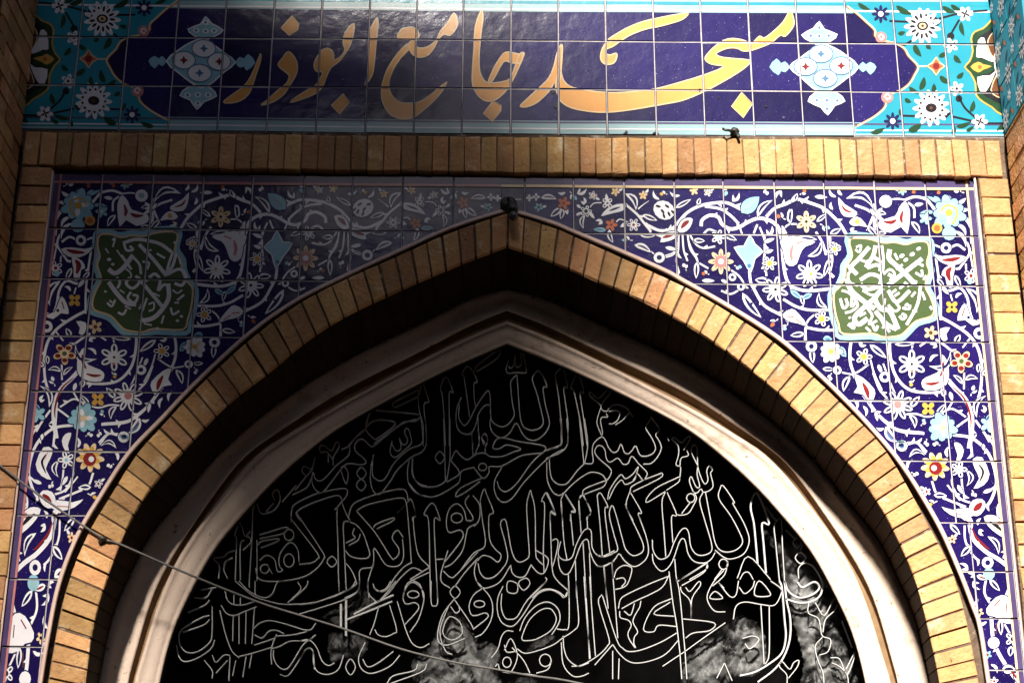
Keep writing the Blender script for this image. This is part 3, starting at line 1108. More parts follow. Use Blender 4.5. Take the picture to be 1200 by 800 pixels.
sm_.at(600, 200, K6)                                   # --- beside the apex
st([-60, 225, 20, 225, 75, 225], 10)
flower(135, 215, 28, 4, 'W', None, None)
flower(188, 208, 30, 4, 'W', 'K', None)
leaf(225, 215, 350, 225, 44, 'W', -0.12, vein='L')
flower(405, 255, 52, 5, 'O', 'R', None)
leaf(390, 290, 300, 360, 50, 'W')
leaf(400, 300, 380, 380, 40, 'W')
leaf(420, 290, 435, 345, 30, 'W')
flower(578, 318, 46, 5, 'W', 'K', None, cr=.35)
leaf(570, 345, 560, 455, 36, 'W', 0.2, vein='B')
leaf(600, 320, 645, 375, 26)
leaf(505, 265, 540, 295, 22)
leaf(500, 350, 545, 325, 22)
st([610, 285, 640, 255, 700, 250], 12)
flower(745, 255, 46, 4, 'W', 'L', None, rot=.8)
leaf(745, 250, 735, 180, 26)
calyx([695, 355, 745, 295, 820, 262, 880, 262, 890, 285, 860, 315, 800, 330, 740, 345], [[760, 315, 800, 300, 845, 285]], 16, 'B')
flower(775, 425, 48, 5, 'O', 'R', None)
leaf(735, 465, 635, 460, 36, 'C')
leaf(760, 460, 790, 565, 40, 'W', .1)
st([815, 400, 840, 380, 880, 390, 920, 415], 12)
flower(950, 425, 52, 6, 'W', 'R', 'I')
leaf(900, 410, 845, 440, 32)
leaf(885, 180, 968, 310, 52, 'W', -0.22, vein='B')
st([870, 250, 930, 300, 985, 350, 1040, 420, 1085, 475], 24)
st([985, 300, 1020, 270, 1070, 235], 16, taper=1)
leaf(1020, 345, 1135, 390, 40)
st([1040, 410, 1100, 450, 1200, 475, 1300, 460], 26)
leaf(1000, 505, 1120, 510, 36)
leaf(955, 580, 1085, 640, 50, 'W', -.1, vein='L')
ring(1148, 680, 42)
st([1085, 630, 1120, 660], 12)
st([1180, 670, 1260, 640, 1290, 580], 12)

sm_.at(760, 200, K6)
sm_.disc(120, 310, 86, 'W', 1.5, ry=72, ang=.5)
for dx, dy, a in ((-45, -30, .3), (-10, 10, .9), (25, -30, .6), (40, 30, 1.1), (0, 45, 1.2), (70, 15, .8)):
    disc(120 + dx, 310 + dy, 22, 'K', 2.6, ry=10, ang=a, n=8)
st([0, 430, 90, 468, 180, 455, 235, 400, 300, 330, 390, 280, 480, 258, 600, 250, 680, 280, 735, 310], 30)
st([440, 280, 560, 300, 640, 350, 705, 415], 26)
st([410, 435, 420, 385, 480, 350, 545, 365, 575, 420, 640, 455, 710, 440, 780, 400, 860, 372, 950, 390, 1010, 440, 1035, 520, 1060, 600, 1070, 720], 34)
leaf(210, 292, 332, 225, 36)
leaf(385, 270, 400, 215, 34)
calyx([225, 470, 250, 400, 300, 370, 345, 380, 320, 450, 270, 485], [[255, 450, 285, 415, 315, 395]], 34)
calyx([30, 495, 110, 490, 215, 470, 225, 515, 160, 550, 90, 560, 100, 525], [[110, 525, 160, 510, 210, 490]], 24)
leaf(725, 330, 865, 205, 110, 'C', 0.0, 1.5, vein='U')
leaf(850, 365, 968, 232, 48, 'W', -.15)
st([920, 360, 985, 295, 1070, 262, 1160, 225, 1220, 240], 30)
leaf(1120, 250, 1150, 190, 30)
for s in ([235, 490, 232, 620, 215, 700, 240, 800], [265, 495, 275, 620, 305, 705], [305, 500, 325, 610, 380, 700, 378, 800], [325, 505, 370, 575, 430, 605, 520, 592]):
    st(s, 18)
ring(85, 680, 42)
st([120, 682, 200, 650, 222, 560], 14)
leaf(130, 600, 225, 620, 30)
leaf(350, 545, 440, 550, 40)
flower(545, 520, 58, 5, 'W', 'C', None)
st([425, 500, 470, 460, 530, 480], 20)
leaf(590, 500, 690, 545, 40)
flower(565, 712, 98, 8, 'E', 'W', 'I', cr=.16)
disc(565, 712, 48, 'I', 3.5)
disc(565, 712, 22, 'W', 4)
sm_.poly([790, 505, 830, 575, 892, 635, 830, 690, 800, 795, 742, 705, 668, 600, 745, 590], 'C', 2, edge='W', ew=8)
disc(785, 745, 16, 'S', 3)
st([715, 450, 735, 505], 16)
st([850, 420, 822, 490], 20)
st([868, 440, 900, 520, 912, 600, 900, 700, 912, 790], 18)
leaf(900, 560, 985, 530, 30)
leaf(910, 640, 975, 620, 30)
flower(945, 725, 58, 6, 'W', 'Y', None, cr=.4)
st([1180, 420, 1100, 420, 1050, 460], 16)
leaf(1090, 400, 1120, 300, 40)
calyx([1040, 430, 1080, 490, 1120, 600, 1180, 540, 1200, 620, 1130, 740, 1070, 720, 1050, 600], [[1060, 460, 1085, 540], [1130, 700, 1110, 620]], 18, 'I')

sm_.at(800, 280, K6)
st([40, 0, 70, 80, 110, 150, 122, 210], 16)
leaf(110, 180, 105, 310, 42)
st([130, 190, 200, 230], 18)
st([520, 215, 530, 330, 560, 395, 620, 500, 680, 548, 770, 595, 830, 650], 28)
flower(725, 395, 102, 7, 'W', 'K', 'K', rot=.4, cr=.12)
leaf(670, 330, 565, 320, 56, 'W', 0)
flower(990, 275, 108, 7, 'W', 'W', 'K', rot=.2, cr=.1)
disc(1000, 275, 12, 'Y', 4)
st([640, -20, 642, 150, 655, 290], 18)
sm_.poly([760, 20, 860, -20, 1035, 25, 960, 60, 920, 110, 890, 195, 830, 212, 800, 120], 'W', 1.5)
st([850, 170, 845, 110, 860, 50], 26, 'I', 2.6, 2)
st([880, 40, 940, 20], 12, 'I', 2.6)
leaf(975, 138, 1085, 15, 46, 'W', 0.22)
st([775, 60, 795, 250, 830, 350, 900, 392, 1000, 405, 1170, 388], 30)
st([1148, -20, 1152, 120, 1135, 240, 1180, 300], 28)
leaf(1150, 150, 1100, 300, 40)
st([785, 470, 890, 530, 1000, 556, 1150, 556], 26)
leaf(840, 400, 930, 470, 40, 'C')
leaf(1010, 430, 925, 470, 40, 'C')
leaf(925, 440, 945, 520, 34, 'W')
leaf(1130, 540, 1065, 420, 44, 'W', -0.25)
st([960, 680, 985, 630, 1040, 588, 1090, 580], 18)
st([960, 690, 1080, 712, 1200, 712], 26)
st([960, 690, 955, 800], 22)
leaf(950, 740, 840, 755, 44)
calyx([780, 590, 850, 548, 900, 580, 975, 680, 900, 660, 820, 640], [[810, 605, 870, 610], [880, 625, 935, 665]], 30, 'I')
flower(1085, 625, 62, 5, 'W', 'Y', None, cr=.42)
leaf(150, 325, 250, 328, 30)
leaf(300, 320, 355, 345, 24)
ring(388, 300, 30)
st([380, 245, 440, 290, 475, 350, 445, 392, 375, 430, 300, 405], 18)
ring(455, 375, 30)
leaf(465, 420, 615, 615, 60, 'W', 0.05)
disc(538, 505, 10, 'B', 3)

sm_.at(920, 200, K6)
st([0, 262, 90, 225, 200, 255, 300, 295, 370, 355, 430, 420, 478, 500], 30)
leaf(70, 240, 95, 180, 36)
leaf(230, 205, 330, 210, 30)
flower(165, 402, 84, 6, 'E', 'K', 'N', rot=.5, cr=.15)
leaf(245, 400, 325, 340, 34, vein='B')
leaf(35, 300, 40, 420, 40)
st([240, 480, 290, 560, 320, 660], 22)
leaf(100, 520, 250, 540, 40)
leaf(180, 665, 275, 560, 40, 'W', .25)
calyx([415, 210, 465, 265, 560, 325, 540, 362, 460, 358, 425, 300], [[440, 270, 470, 310, 525, 330]], 18)
sm_.poly([500, 405, 540, 365, 590, 375, 640, 440, 580, 430, 530, 432], 'W', 2)
disc(562, 400, 20, 'Y', 3)
leaf(475, 220, 690, 300, 60, 'W', -0.3)
st([545, 270, 640, 305, 695, 350], 24)
st([690, 260, 695, 380, 705, 520], 28)
st([640, 470, 670, 400, 690, 350], 22)
leaf(640, 430, 720, 520, 40)
for (x1, y1) in ((745, 300), (760, 335), (760, 390), (745, 290), (650, 300)):
    leaf(700, 350, x1 + 15, y1, 28)
ring(785, 242, 50, 'W', 'U')
st([820, 225, 880, 220, 935, 228], 16)
sm_.poly([935, 240, 965, 285, 975, 350, 955, 495, 905, 440, 825, 485, 740, 455, 735, 395, 860, 355, 890, 290], 'W', 1.5)
st([920, 315, 905, 370, 915, 410], 26, 'R', 2.6, 2)
st([770, 400, 830, 405, 870, 385], 28, 'R', 2.6, 2)
leaf(725, 320, 790, 340, 34)
leaf(720, 490, 790, 490, 34)
st([935, 230, 1010, 205, 1090, 220, 1140, 265, 1200, 340], 26)
st([960, 250, 1005, 290, 1010, 370], 22)
leaf(985, 400, 1050, 495, 44, 'W', -.1)
leaf(1010, 270, 1080, 260, 30)
flower(1095, 375, 50, 5, 'C', 'W', None)
leaf(350, 500, 435, 455, 44)
flower(385, 615, 50, 5, 'W', 'Y', None, cr=.35)
st([345, 560, 370, 690, 350, 800], 16)
leaf(360, 560, 440, 600, 26)

sm_.at(1020, 200, K6)
peony(612, 330, 120, .3, 'C', 'U', 'Y')
st([545, 320, 590, 275, 660, 290, 675, 350, 640, 420], 14, 'Y', 4.2)
disc(520, 450, 42, 'Y', 3)
disc(520, 450, 24, 'O', 4)
disc(615, 490, 55, 'C', 1.8)
for (x0, y0, x1, y1, b) in ((545, 260, 495, 200, .1), (615, 250, 605, 190, .1), (680, 255, 745, 215, .1), (690, 300, 775, 300, .1), (690, 350, 775, 450, -.2), (670, 420, 745, 510, -.2), (560, 260, 440, 200, 0), (500, 330, 380, 340, .1), (650, 470, 745, 600, -.2)):
    leaf(x0, y0, x1, y1, 30, 'W' if x1 > 600 else 'C', b)
st([425, 205, 470, 260, 520, 340], 24)
leaf(395, 350, 460, 400, 50, 'C')
ring(590, 605, 42)
st([500, 580, 560, 605], 18)
st([620, 605, 680, 580, 740, 620], 22)
st([700, 510, 755, 565, 775, 640, 740, 700, 690, 770], 22)
calyx([495, 655, 560, 670, 660, 660, 745, 675, 690, 730, 600, 735, 530, 700], [[560, 700, 640, 695, 700, 680]], 30)
st([785, 520, 790, 570], 22)
st([780, 650, 800, 760, 800, 800], 16)

sm_.at(1020, 300, K6)
calyx([555, 150, 580, 95, 660, 65, 645, 160, 640, 245, 600, 235, 585, 165], [[630, 90, 605, 130, 620, 195]], 40)
leaf(660, 150, 705, 245, 40)
st([640, 100, 690, 40, 740, 10], 16)
flower(785, 155, 58, 5, 'W', 'R', None, cr=.25)
disc(775, 200, 22, 'C', 4)
st([745, 60, 750, 140], 18)
leaf(520, 180, 575, 235, 34)
st([505, -20, 530, 150, 548, 330, 548, 500], 22)
st([540, 255, 620, 270, 700, 250, 755, 320, 775, 430, 800, 495, 855, 525], 24)
leaf(745, 250, 830, 445, 60, 'W', -.22)
leaf(560, 240, 610, 300, 30)
flower(635, 400, 54, 4, 'Y', 'K', None, cr=.2, rot=.78)
st([625, 300, 640, 350], 14)
calyx([680, 505, 695, 430, 735, 370, 765, 430, 790, 490, 860, 520, 800, 545, 740, 500], [[715, 470, 735, 410]], 26)
disc(765, 480, 12, 'B', 3)
st([550, 480, 640, 528, 760, 610, 830, 700, 862, 800, 872, 900], 28)
flower(470, 600, 56, 5, 'E', 'N', None, cr=.3)
sm_.poly([545, 570, 620, 560, 590, 610, 600, 650, 570, 665, 545, 630], 'W', 2)
st([385, 705, 440, 668], 18)
ring(850, 605, 46)
leaf(870, 640, 900, 740, 34)
leaf(660, 680, 700, 615, 46)
st([720, 715, 780, 640], 16)
leaf(190, 690, 345, 685, 36)
st([330, 690, 320, 740], 16)
st([510, 650, 570, 690, 640, 745], 22)

sm_.at(1020, 390, K6)
st([148, 50, 155, 180, 190, 320, 275, 425, 385, 462, 560, 462], 28)
st([872, 270, 862, 430, 828, 560], 26)
leaf(845, 240, 840, 310, 34)
leaf(870, 330, 930, 285, 40)
flower(322, 245, 112, 6, 'W', 'K', 'K', rot=.52, cr=.1)
disc(325, 300, 12, 'I', 4)
leaf(455, 260, 625, 135, 50, 'W', .38)
sm_.poly([550, 165, 600, 225, 612, 340, 590, 405, 520, 445, 425, 445, 398, 390, 430, 350, 520, 312, 550, 260], 'W', 1.5)
st([572, 225, 565, 290, 540, 345], 22, 'R', 2.6, 2)
st([425, 395, 480, 400, 540, 385], 24, 'R', 2.6, 2)
flower(710, 222, 92, 5, 'E', 'F', None, rot=-.9, cr=.22)
for k in range(5):
    a = -.9 + k * 2 * math.pi / 5
    disc(710 + 55 * math.cos(a), 222 + 55 * math.sin(a), 22, 'R', 3.5, ry=18)
st([732, 310, 730, 440], 18)
leaf(735, 370, 840, 360, 40, 'W', -.2)
leaf(720, 400, 645, 330, 34, 'W', .1)
st([600, 360, 660, 430, 720, 490, 765, 560, 792, 650, 790, 770, 770, 900], 44)
st([640, 420, 720, 495, 765, 585, 785, 680, 782, 740], 16, 'R', 1.5, 2)
leaf(560, 430, 580, 505, 44)
leaf(620, 460, 640, 530, 30)
flower(212, 565, 120, 8, 'W', None, 'K', rot=.3)
disc(212, 560, 30, 'I', 4)
leaf(310, 580, 385, 495, 50)
flower(450, 592, 58, 4, 'Y', 'K', None, rot=.78, cr=.18)
st([240, 640, 350, 632, 450, 655, 560, 620, 640, 592, 745, 655], 18)
leaf(510, 640, 585, 555, 34)
st([640, 540, 600, 605], 16)
leaf(300, 640, 345, 745, 44, 'W', -.2)
peony(560, 740, 105, .2, 'C', 'U', 'E')
st([-60, 480, 0, 560, 60, 640, 150, 722, 240, 768, 420, 785], 28)
leaf(40, 610, 55, 690, 26)
leaf(830, 660, 905, 490, 44, 'W', -.25)
flower(920, 715, 66, 5, 'C', 'U', None)
leaf(910, 690, 945, 630, 40, 'C')
st([820, 680, 890, 780, 930, 850], 22)
st([780, 660, 720, 700, 660, 745], 20)
leaf(0, 100, 105, 185, 40)
ring(112, 345, 42)
st([20, 310, 70, 440, 130, 510], 18)
st([100, 240, 160, 400, 195, 480], 16)

sm_.at(900, 340, K6)
peony(490, 480, 82, 0, 'W', 'E', 'Y')
leaf(545, 440, 610, 520, 60, 'C')
leaf(430, 380, 500, 385, 50, 'C')
ring(338, 440, 44)
leaf(340, 460, 350, 570, 46)
st([295, 350, 300, 420], 14)
st([655, 370, 640, 470, 645, 570, 672, 655], 28)
st([670, 655, 730, 620, 785, 578], 18)
flower(748, 520, 66, 5, 'W', 'Y', None, cr=.4)
leaf(795, 425, 925, 530, 50, 'W', 0, vein='L')
leaf(640, 670, 590, 790, 50, 'W', .1)
leaf(425, 615, 520, 620, 34)
ring(540, 625, 34)
st([570, 640, 670, 660], 16)
st([800, 540, 830, 650, 890, 780], 16)
leaf(860, 580, 890, 650, 30)

sm_.at(960, 420, K6)
st([265, 120, 330, 240, 390, 350, 455, 435, 545, 512, 625, 560, 810, 582], 28)
calyx([275, 130, 340, 150, 430, 240, 430, 300, 400, 350, 340, 280, 270, 265, 300, 220], [[340, 190, 370, 250, 385, 310]], 34)
leaf(450, 430, 450, 480, 26)
leaf(520, 530, 600, 640, 50, 'W', .1, vein='L')
st([590, 630, 650, 680, 760, 658, 830, 745], 18)
ring(640, 680, 42, 'C')

sm_.at(1020, 490, K6)
st([640, 128, 780, 150, 880, 222, 940, 310, 975, 420, 982, 520, 935, 650, 860, 722], 28)
st([770, -40, 780, 150, 795, 300], 22)
leaf(880, 200, 885, 250, 26)
flower(505, 375, 112, 9, 'E', None, None, rot=.2, pw=.75)
flower(505, 375, 84, 7, 'Y', None, None, pw=.7, lay=2.6)
disc(508, 390, 52, 'R', 4)
disc(495, 390, 22, 'W', 4.5)
leaf(300, 305, 425, 290, 36, 'W', -.35)
st([200, 180, 290, 190, 370, 192, 440, 262], 18)
ring(245, 215, 44, 'W', 'S')
leaf(115, 70, 215, 190, 50, 'W', .15, vein='S')
sm_.poly([655, 190, 700, 200, 728, 255, 700, 330, 665, 350, 680, 290, 665, 240], 'W', 1.5)
flower(690, 400, 66, 5, 'W', 'C', None)
leaf(745, 400, 750, 530, 44, 'W', -.3)
st([640, 430, 640, 520, 695, 622, 790, 662], 20)
st([600, 520, 640, 570, 700, 640], 16)
st([710, 450, 718, 540, 735, 630], 18)
leaf(680, 520, 720, 590, 30)
st([480, 490, 520, 592, 620, 642, 745, 692], 22)
leaf(495, 600, 590, 600, 44)
sm_.poly([800, 320, 870, 305, 930, 435, 885, 520, 805, 548, 850, 470, 815, 390], 'W', 1.5)
st([850, 360, 880, 420, 850, 500], 18, 'K', 2.6, 2)
st([830, 330, 860, 400], 12, 'I', 2.7, 2)
st([915, 130, 980, 260, 975, 420], 20)
leaf(960, 290, 1005, 255, 30)
leaf(985, 510, 1040, 510, 40)
leaf(880, 580, 960, 550, 30)
calyx([770, 700, 800, 640, 870, 630, 900, 680, 860, 750, 800, 760], [[805, 720, 840, 690, 870, 660]], 46)
calyx([555, 690, 640, 715, 760, 700, 800, 760, 720, 780, 620, 750], [[650, 750, 760, 745]], 20, 'I')
st([1045, 630, 995, 690, 1000, 790, 1020, 830], 20)

sm_.at(1020, 590, K6)
calyx([650, 70, 760, 90, 800, 140, 790, 200, 770, 160, 700, 105], [[740, 130, 785, 165]], 26)
st([770, 140, 800, 270, 900, 372, 1000, 432, 1095, 505], 40)
st([790, 185, 825, 260, 900, 335, 930, 355], 18, 'R', 1.6, 2)
leaf(620, 160, 700, 240, 44)
st([735, 170, 742, 290, 800, 400, 850, 445], 20)
leaf(785, 330, 705, 410, 50)
st([1000, 60, 1050, 140, 1082, 300, 1040, 425], 24)
sm_.poly([885, 105, 940, 88, 1000, 110, 1062, 190, 1055, 265, 990, 235, 920, 175], 'W', 1.5)
st([930, 140, 980, 170, 1030, 215], 26, 'K', 2.6, 2)
disc(1005, 150, 18, 'I', 3)
leaf(1075, 290, 1110, 320, 30)
leaf(915, 255, 1000, 395, 44, 'W', -.2)
ring(915, 460, 46)
disc(925, 548, 46, 'C', 2.5)
disc(925, 560, 26, 'U', 3.5)
leaf(930, 590, 1010, 680, 44)
leaf(830, 560, 910, 590, 40, 'W', 0, vein='R')
st([1092, 490, 1095, 620, 1050, 740], 28)
st([905, 580, 890, 690, 935, 780], 22)
leaf(1060, 480, 1120, 490, 30)

sm_.at(1020, 680, K6)
sm_.poly([905, 220, 980, 130, 1060, 118, 1110, 195, 1095, 285, 1150, 290, 1100, 335, 1030, 325, 970, 280, 920, 270], 'W', 1.5)
st([965, 200, 1010, 150], 24, 'R', 2.6, 2)
st([1065, 250, 1060, 180], 24, 'N', 2.6, 2)
leaf(1095, 215, 1150, 210, 70, 'C')
st([940, 200, 945, 300, 960, 460, 1010, 580, 1080, 690, 1150, 790], 36)
st([985, 330, 980, 420], 22, 'N', 2, 2)
disc(962, 485, 46, 'W', 1)
leaf(1010, 300, 1020, 425, 44)
st([1030, 310, 1090, 415], 18)
flower(1112, 455, 62, 5, 'W', 'K', None, cr=.32)
leaf(1100, 510, 1090, 590, 50)
leaf(1150, 490, 1215, 545, 50, 'C')
st([1150, 510, 1172, 690, 1190, 800], 16)
leaf(1030, 690, 1130, 690, 70)
st([1100, 700, 1140, 760], 16, 'R', 2.6)
leaf(1120, 720, 1200, 820, 50)

# small sprigs fill the bare ground between the vines
occ = set()


def mark(tri_):
    x0, x1 = min(a[0] for a in tri_), max(a[0] for a in tri_)
    y0, y1 = min(a[1] for a in tri_), max(a[1] for a in tri_)
    for xi in range(int(x0), int(x1) + 1):
        for yi in range(int(y0), int(y1) + 1):
            occ.add((xi, yi))


for t_, c_, h_ in sm_.items:
    if c_ != 'B':
        mark(t_)
for xi in range(972, 1096):
    for yi in range(276, 398):
        occ.add((xi, yi))
sm_.at(0, 0, 1)
rs = random.Random(5)
NS = 0
for k in range(26000):
    x, y = rs.uniform(612, 1165), rs.uniform(224, 800)
    r = 6.5 if k < 14000 else 4.6
    if x > vline(1141, 210, y) - 14 or y > lerp1([(600, 232), (780, 302), (917, 384), (1059, 535), (1123, 645), (1150, 735), (1160, 800)], x):
        continue
    if any((int(x + r * math.cos(a)), int(y + r * math.sin(a))) in occ or (int(x + r * .5 * math.cos(a)), int(y + r * .5 * math.sin(a))) in occ for a in [i * .52 for i in range(12)]) or (int(x), int(y)) in occ:
        continue
    n0 = len(sm_.items)
    a = rs.uniform(0, 6.28)
    kind = rs.random()
    ca, sa = math.cos(a), math.sin(a)
    if kind < .3 and r > 5:
        flower(x, y, r * .8, 5, rs.choice('WWEC'), rs.choice('KRY'), None, rot=a, cr=.3)
        leaf(x - ca * r * .6, y - sa * r * .6, x - ca * r * 1.5, y - sa * r * 1.5, 3, 'W', .1)
    elif kind < .55:
        st([x - ca * r, y - sa * r, x, y, x + ca * r * .4, y + sa * r * .4], 1.5)
        leaf(x, y, x + ca * r, y + sa * r, 4.2, rs.choice('WWOYC'), 0)
        leaf(x - ca * r * .4, y - sa * r * .4, x + (ca * .4 - sa) * r * .8, y + (sa * .4 + ca) * r * .8, 2.6, 'W', .1)
    else:
        leaf(x - ca * r, y - sa * r, x + ca * r, y + sa * r, 3.6, 'W', rs.choice((-.2, .2)))
        leaf(x - ca * r, y - sa * r, x + sa * r * .7, y - ca * r * .7, 2.6, 'W', .1)
    for t_, c_, h_ in sm_.items[n0:]:
        mark(t_)
    NS += 1
print('sprigs', NS)

# cartouche frame (same outline on both sides)
sm_.at(960, 260, 800 / 150.0)
CART = [190, 112, 300, 105, 400, 132, 470, 128, 540, 142, 600, 125, 672, 128, 688, 190, 672, 260, 688, 315, 662, 400, 692, 465, 716, 540, 700, 592, 605, 622,
        545, 680, 500, 712, 400, 722, 330, 700, 150, 702, 120, 640, 98, 560, 90, 450, 130, 402, 160, 335, 165, 280, 205, 215]
sm_.poly(CART, 'F', 3.0, 2)
cpt = smooth(sm_.t(CART), 3, True)
sm_.rawst(cpt + cpt[:2], 2.2, 'E', sm_.h(3.6))
cxm = sum(p[0] for p in cpt) / len(cpt)
cym = sum(p[1] for p in cpt) / len(cpt)
big = [(cxm + (p[0] - cxm) * 1.07, cym + (p[1] - cym) * 1.07) for p in cpt]
sm_.rawst(big + big[:2], 5.5, 'C', sm_.h(3.3))

right_script = Motif().at(960, 260, 800 / 150.0)
for a, w_ in (([440, 175, 435, 230, 480, 275, 540, 330, 600, 395], 26), ([642, 232, 540, 312, 425, 402], 24), ([352, 150, 335, 215, 290, 285], 22),
              ([312, 160, 245, 235, 200, 285, 235, 330], 22), ([255, 365, 320, 330, 382, 352, 370, 402, 300, 422, 258, 390], 20),
              ([168, 355, 200, 430, 280, 500, 345, 545], 26), ([345, 480, 275, 540, 220, 600, 245, 642, 300, 605], 26), ([395, 415, 350, 480, 385, 545, 440, 560, 492, 672], 26),
              ([430, 430, 482, 502, 565, 432], 20), ([632, 400, 612, 520, 545, 645], 16), ([350, 560, 420, 640, 482, 672], 24), ([455, 445, 480, 425], 12),
              ([470, 465, 500, 445], 12), ([530, 380, 560, 405], 14), ([575, 470, 600, 440], 12), ([500, 590, 520, 610, 540, 590, 515, 575], 14),
              ([520, 540, 560, 545, 565, 520], 14), ([430, 330, 470, 350, 500, 350], 18), ([300, 290, 360, 270, 395, 300], 18), ([345, 225, 385, 255, 380, 310], 18),
              ([600, 320, 640, 340, 640, 300], 12), ([655, 350, 668, 340, 650, 365], 12), ([180, 640, 215, 665, 200, 630], 18), ([130, 480, 150, 540, 175, 520, 165, 480], 14),
              ([205, 470, 200, 530, 230, 500], 14), ([330, 640, 350, 680, 365, 650], 14), ([230, 160, 260, 150, 250, 190, 225, 175], 10), ([690, 530, 705, 550], 12),
              ([480, 300, 520, 270], 12)):
    right_script.st(a, w_ + 3, 'W', 4.4)
for a in ([210, 300, 180, 330, 190, 380, 240, 400], [390, 150, 400, 240, 395, 320], [270, 430, 330, 460, 390, 440], [400, 330, 440, 300, 470, 330, 440, 370],
          [140, 430, 190, 450, 240, 520, 200, 560, 160, 570], [300, 540, 330, 590, 310, 640, 360, 620], [260, 240, 290, 250, 320, 240], [410, 480, 400, 540],
          [430, 520, 470, 560, 500, 540, 480, 510], [560, 360, 610, 380], [640, 440, 660, 490], [580, 560, 610, 560], [250, 590, 290, 570], [380, 590, 400, 640, 440, 690],
          [500, 420, 540, 390], [170, 250, 190, 300], [600, 250, 650, 280], [470, 200, 490, 240], [290, 660, 320, 690]):
    right_script.st(a, 15, 'W', 4.4)
for (x, y, r) in ((515, 215, 18), (540, 240, 16), (580, 205, 18), (620, 170, 16), (545, 520, 14), (640, 270, 10), (190, 600, 10), (400, 660, 12)):
    right_script.disc(x, y, r, 'W', 4.4, ry=r * .7, ang=-.5, n=8)
left_script = Motif().at(90, 250, 800 / 150.0)
for a, w_ in (([290, 188, 360, 165, 430, 170, 520, 192, 592, 242], 18), ([295, 188, 312, 232, 352, 228, 332, 205], 14), ([390, 195, 480, 290, 562, 392], 20),
              ([602, 240, 575, 320, 560, 382], 14), ([622, 250, 600, 330, 560, 385, 640, 350, 682, 392, 660, 450, 612, 440], 16), ([198, 350, 240, 376, 292, 340, 352, 262], 24),
              ([200, 430, 250, 500, 310, 560, 372, 570], 24), ([382, 400, 450, 482, 542, 592], 20), ([572, 440, 572, 540, 500, 640, 430, 670, 395, 660], 24),
              ([450, 402, 490, 380, 522, 420, 510, 482, 542, 450, 572, 450], 16), ([330, 402, 310, 440, 350, 470, 392, 430, 370, 390], 16),
              ([340, 492, 320, 530, 360, 560, 382, 520, 350, 510], 14), ([440, 530, 410, 612], 12), ([450, 570, 482, 560, 480, 600, 450, 612], 10),
              ([190, 560, 220, 582, 242, 540], 12), ([205, 545, 225, 560], 10), ([258, 620, 290, 632, 312, 600], 12), ([628, 545, 672, 510], 12), ([588, 590, 602, 632, 642, 610], 12),
              ([222, 170, 240, 160, 226, 212], 10), ([280, 262, 342, 352], 14), ([350, 272, 392, 320, 402, 382], 14), ([410, 302, 452, 312, 440, 352], 12), ([500, 252, 552, 282], 12),
              ([545, 640, 530, 690], 10), ([250, 400, 270, 430, 255, 470], 14)):
    left_script.st(a, w_ * 1.15, 'W', 4.4)
for a in ([250, 230, 300, 300], [430, 430, 470, 400], [300, 340, 340, 380, 330, 420], [420, 240, 470, 230], [300, 580, 340, 600], [480, 500, 520, 520], [600, 480, 630, 500, 660, 480],
          [270, 480, 300, 500], [410, 560, 390, 600], [640, 280, 650, 320], [180, 220, 200, 250], [420, 690, 470, 700], [610, 560, 640, 560]):
    left_script.st(a, 10, 'W', 4.4)
for (x, y, r) in ((203, 290, 14), (226, 320, 12), (630, 672, 11), (655, 645, 11), (505, 720, 10), (612, 185, 9), (180, 490, 9)):
    left_script.disc(x, y, r, 'W', 4.4, ry=r * .8, n=8)

# ------------------------------------------------------------------ spandrel panels
SP_D = 0.030
RR = [211, 277, 335, 401, 470, 540, 612, 669, 724, 784, 850, 925]         # row joints, right (at x = 1100)
RL = [204, 268, 327, 394, 459, 529, 604, 679, 758, 838, 905, 975]         # row joints, left (at x = 100)
CR = [586, 615, 672, 731, 790, 847, 907, 965, 1024, 1084, 1141]           # column joints at y = 215


def xr_edge(y):
    return vline(1141, 210, y)


def xl_edge(y):
    return vline(62.5, 207, y)


def to_left(p):
    x, y = p
    y0 = y - 0.0085 * (x - 1100)
    yl = lerp1(list(zip(RR, RL)), y0)
    xl = xl_edge(yl) + (xr_edge(y) - x)
    return (xl, yl + 0.0085 * (xl - 100))


left_items = [((to_left(t[0]), to_left(t[1]), to_left(t[2])), c, h) for t, c, h in sm_.items] + left_script.items
right_items = sm_.items + right_script.items


def border(items, edge, top, sgn):
    m = Motif()
    ys = [200 + 75 * k for k in range(11)]
    for off, wd, col, lay in ((4.2, 9.5, 'L', 5.0), (9.3, 2.6, 'I' if sgn < 0 else 'E', 5.6), (1.0, 1.6, 'S', 5.6)):
        m.rawst([(edge(y) + off * -sgn, y) for y in ys], wd, col, m.h(lay))
    xs = [40 + 60 * k for k in range(20)]
    for off, wd, col, lay in ((4.5, 10, 'L', 5.0), (10.3, 3.0, 'I' if sgn < 0 else 'E', 5.6)):
        m.rawst([(x, lerp1(YS, x) + off) for x in xs], wd, col, m.h(lay))
    return items + m.items


left_items = border(left_items, xl_edge, YS, -1)
right_items = border(right_items, xr_edge, YS, 1)
trimR = arc_resample(smooth(TRIM_R, 6), 160)
trimL = arc_resample(smooth(TRIM_L, 6), 160)


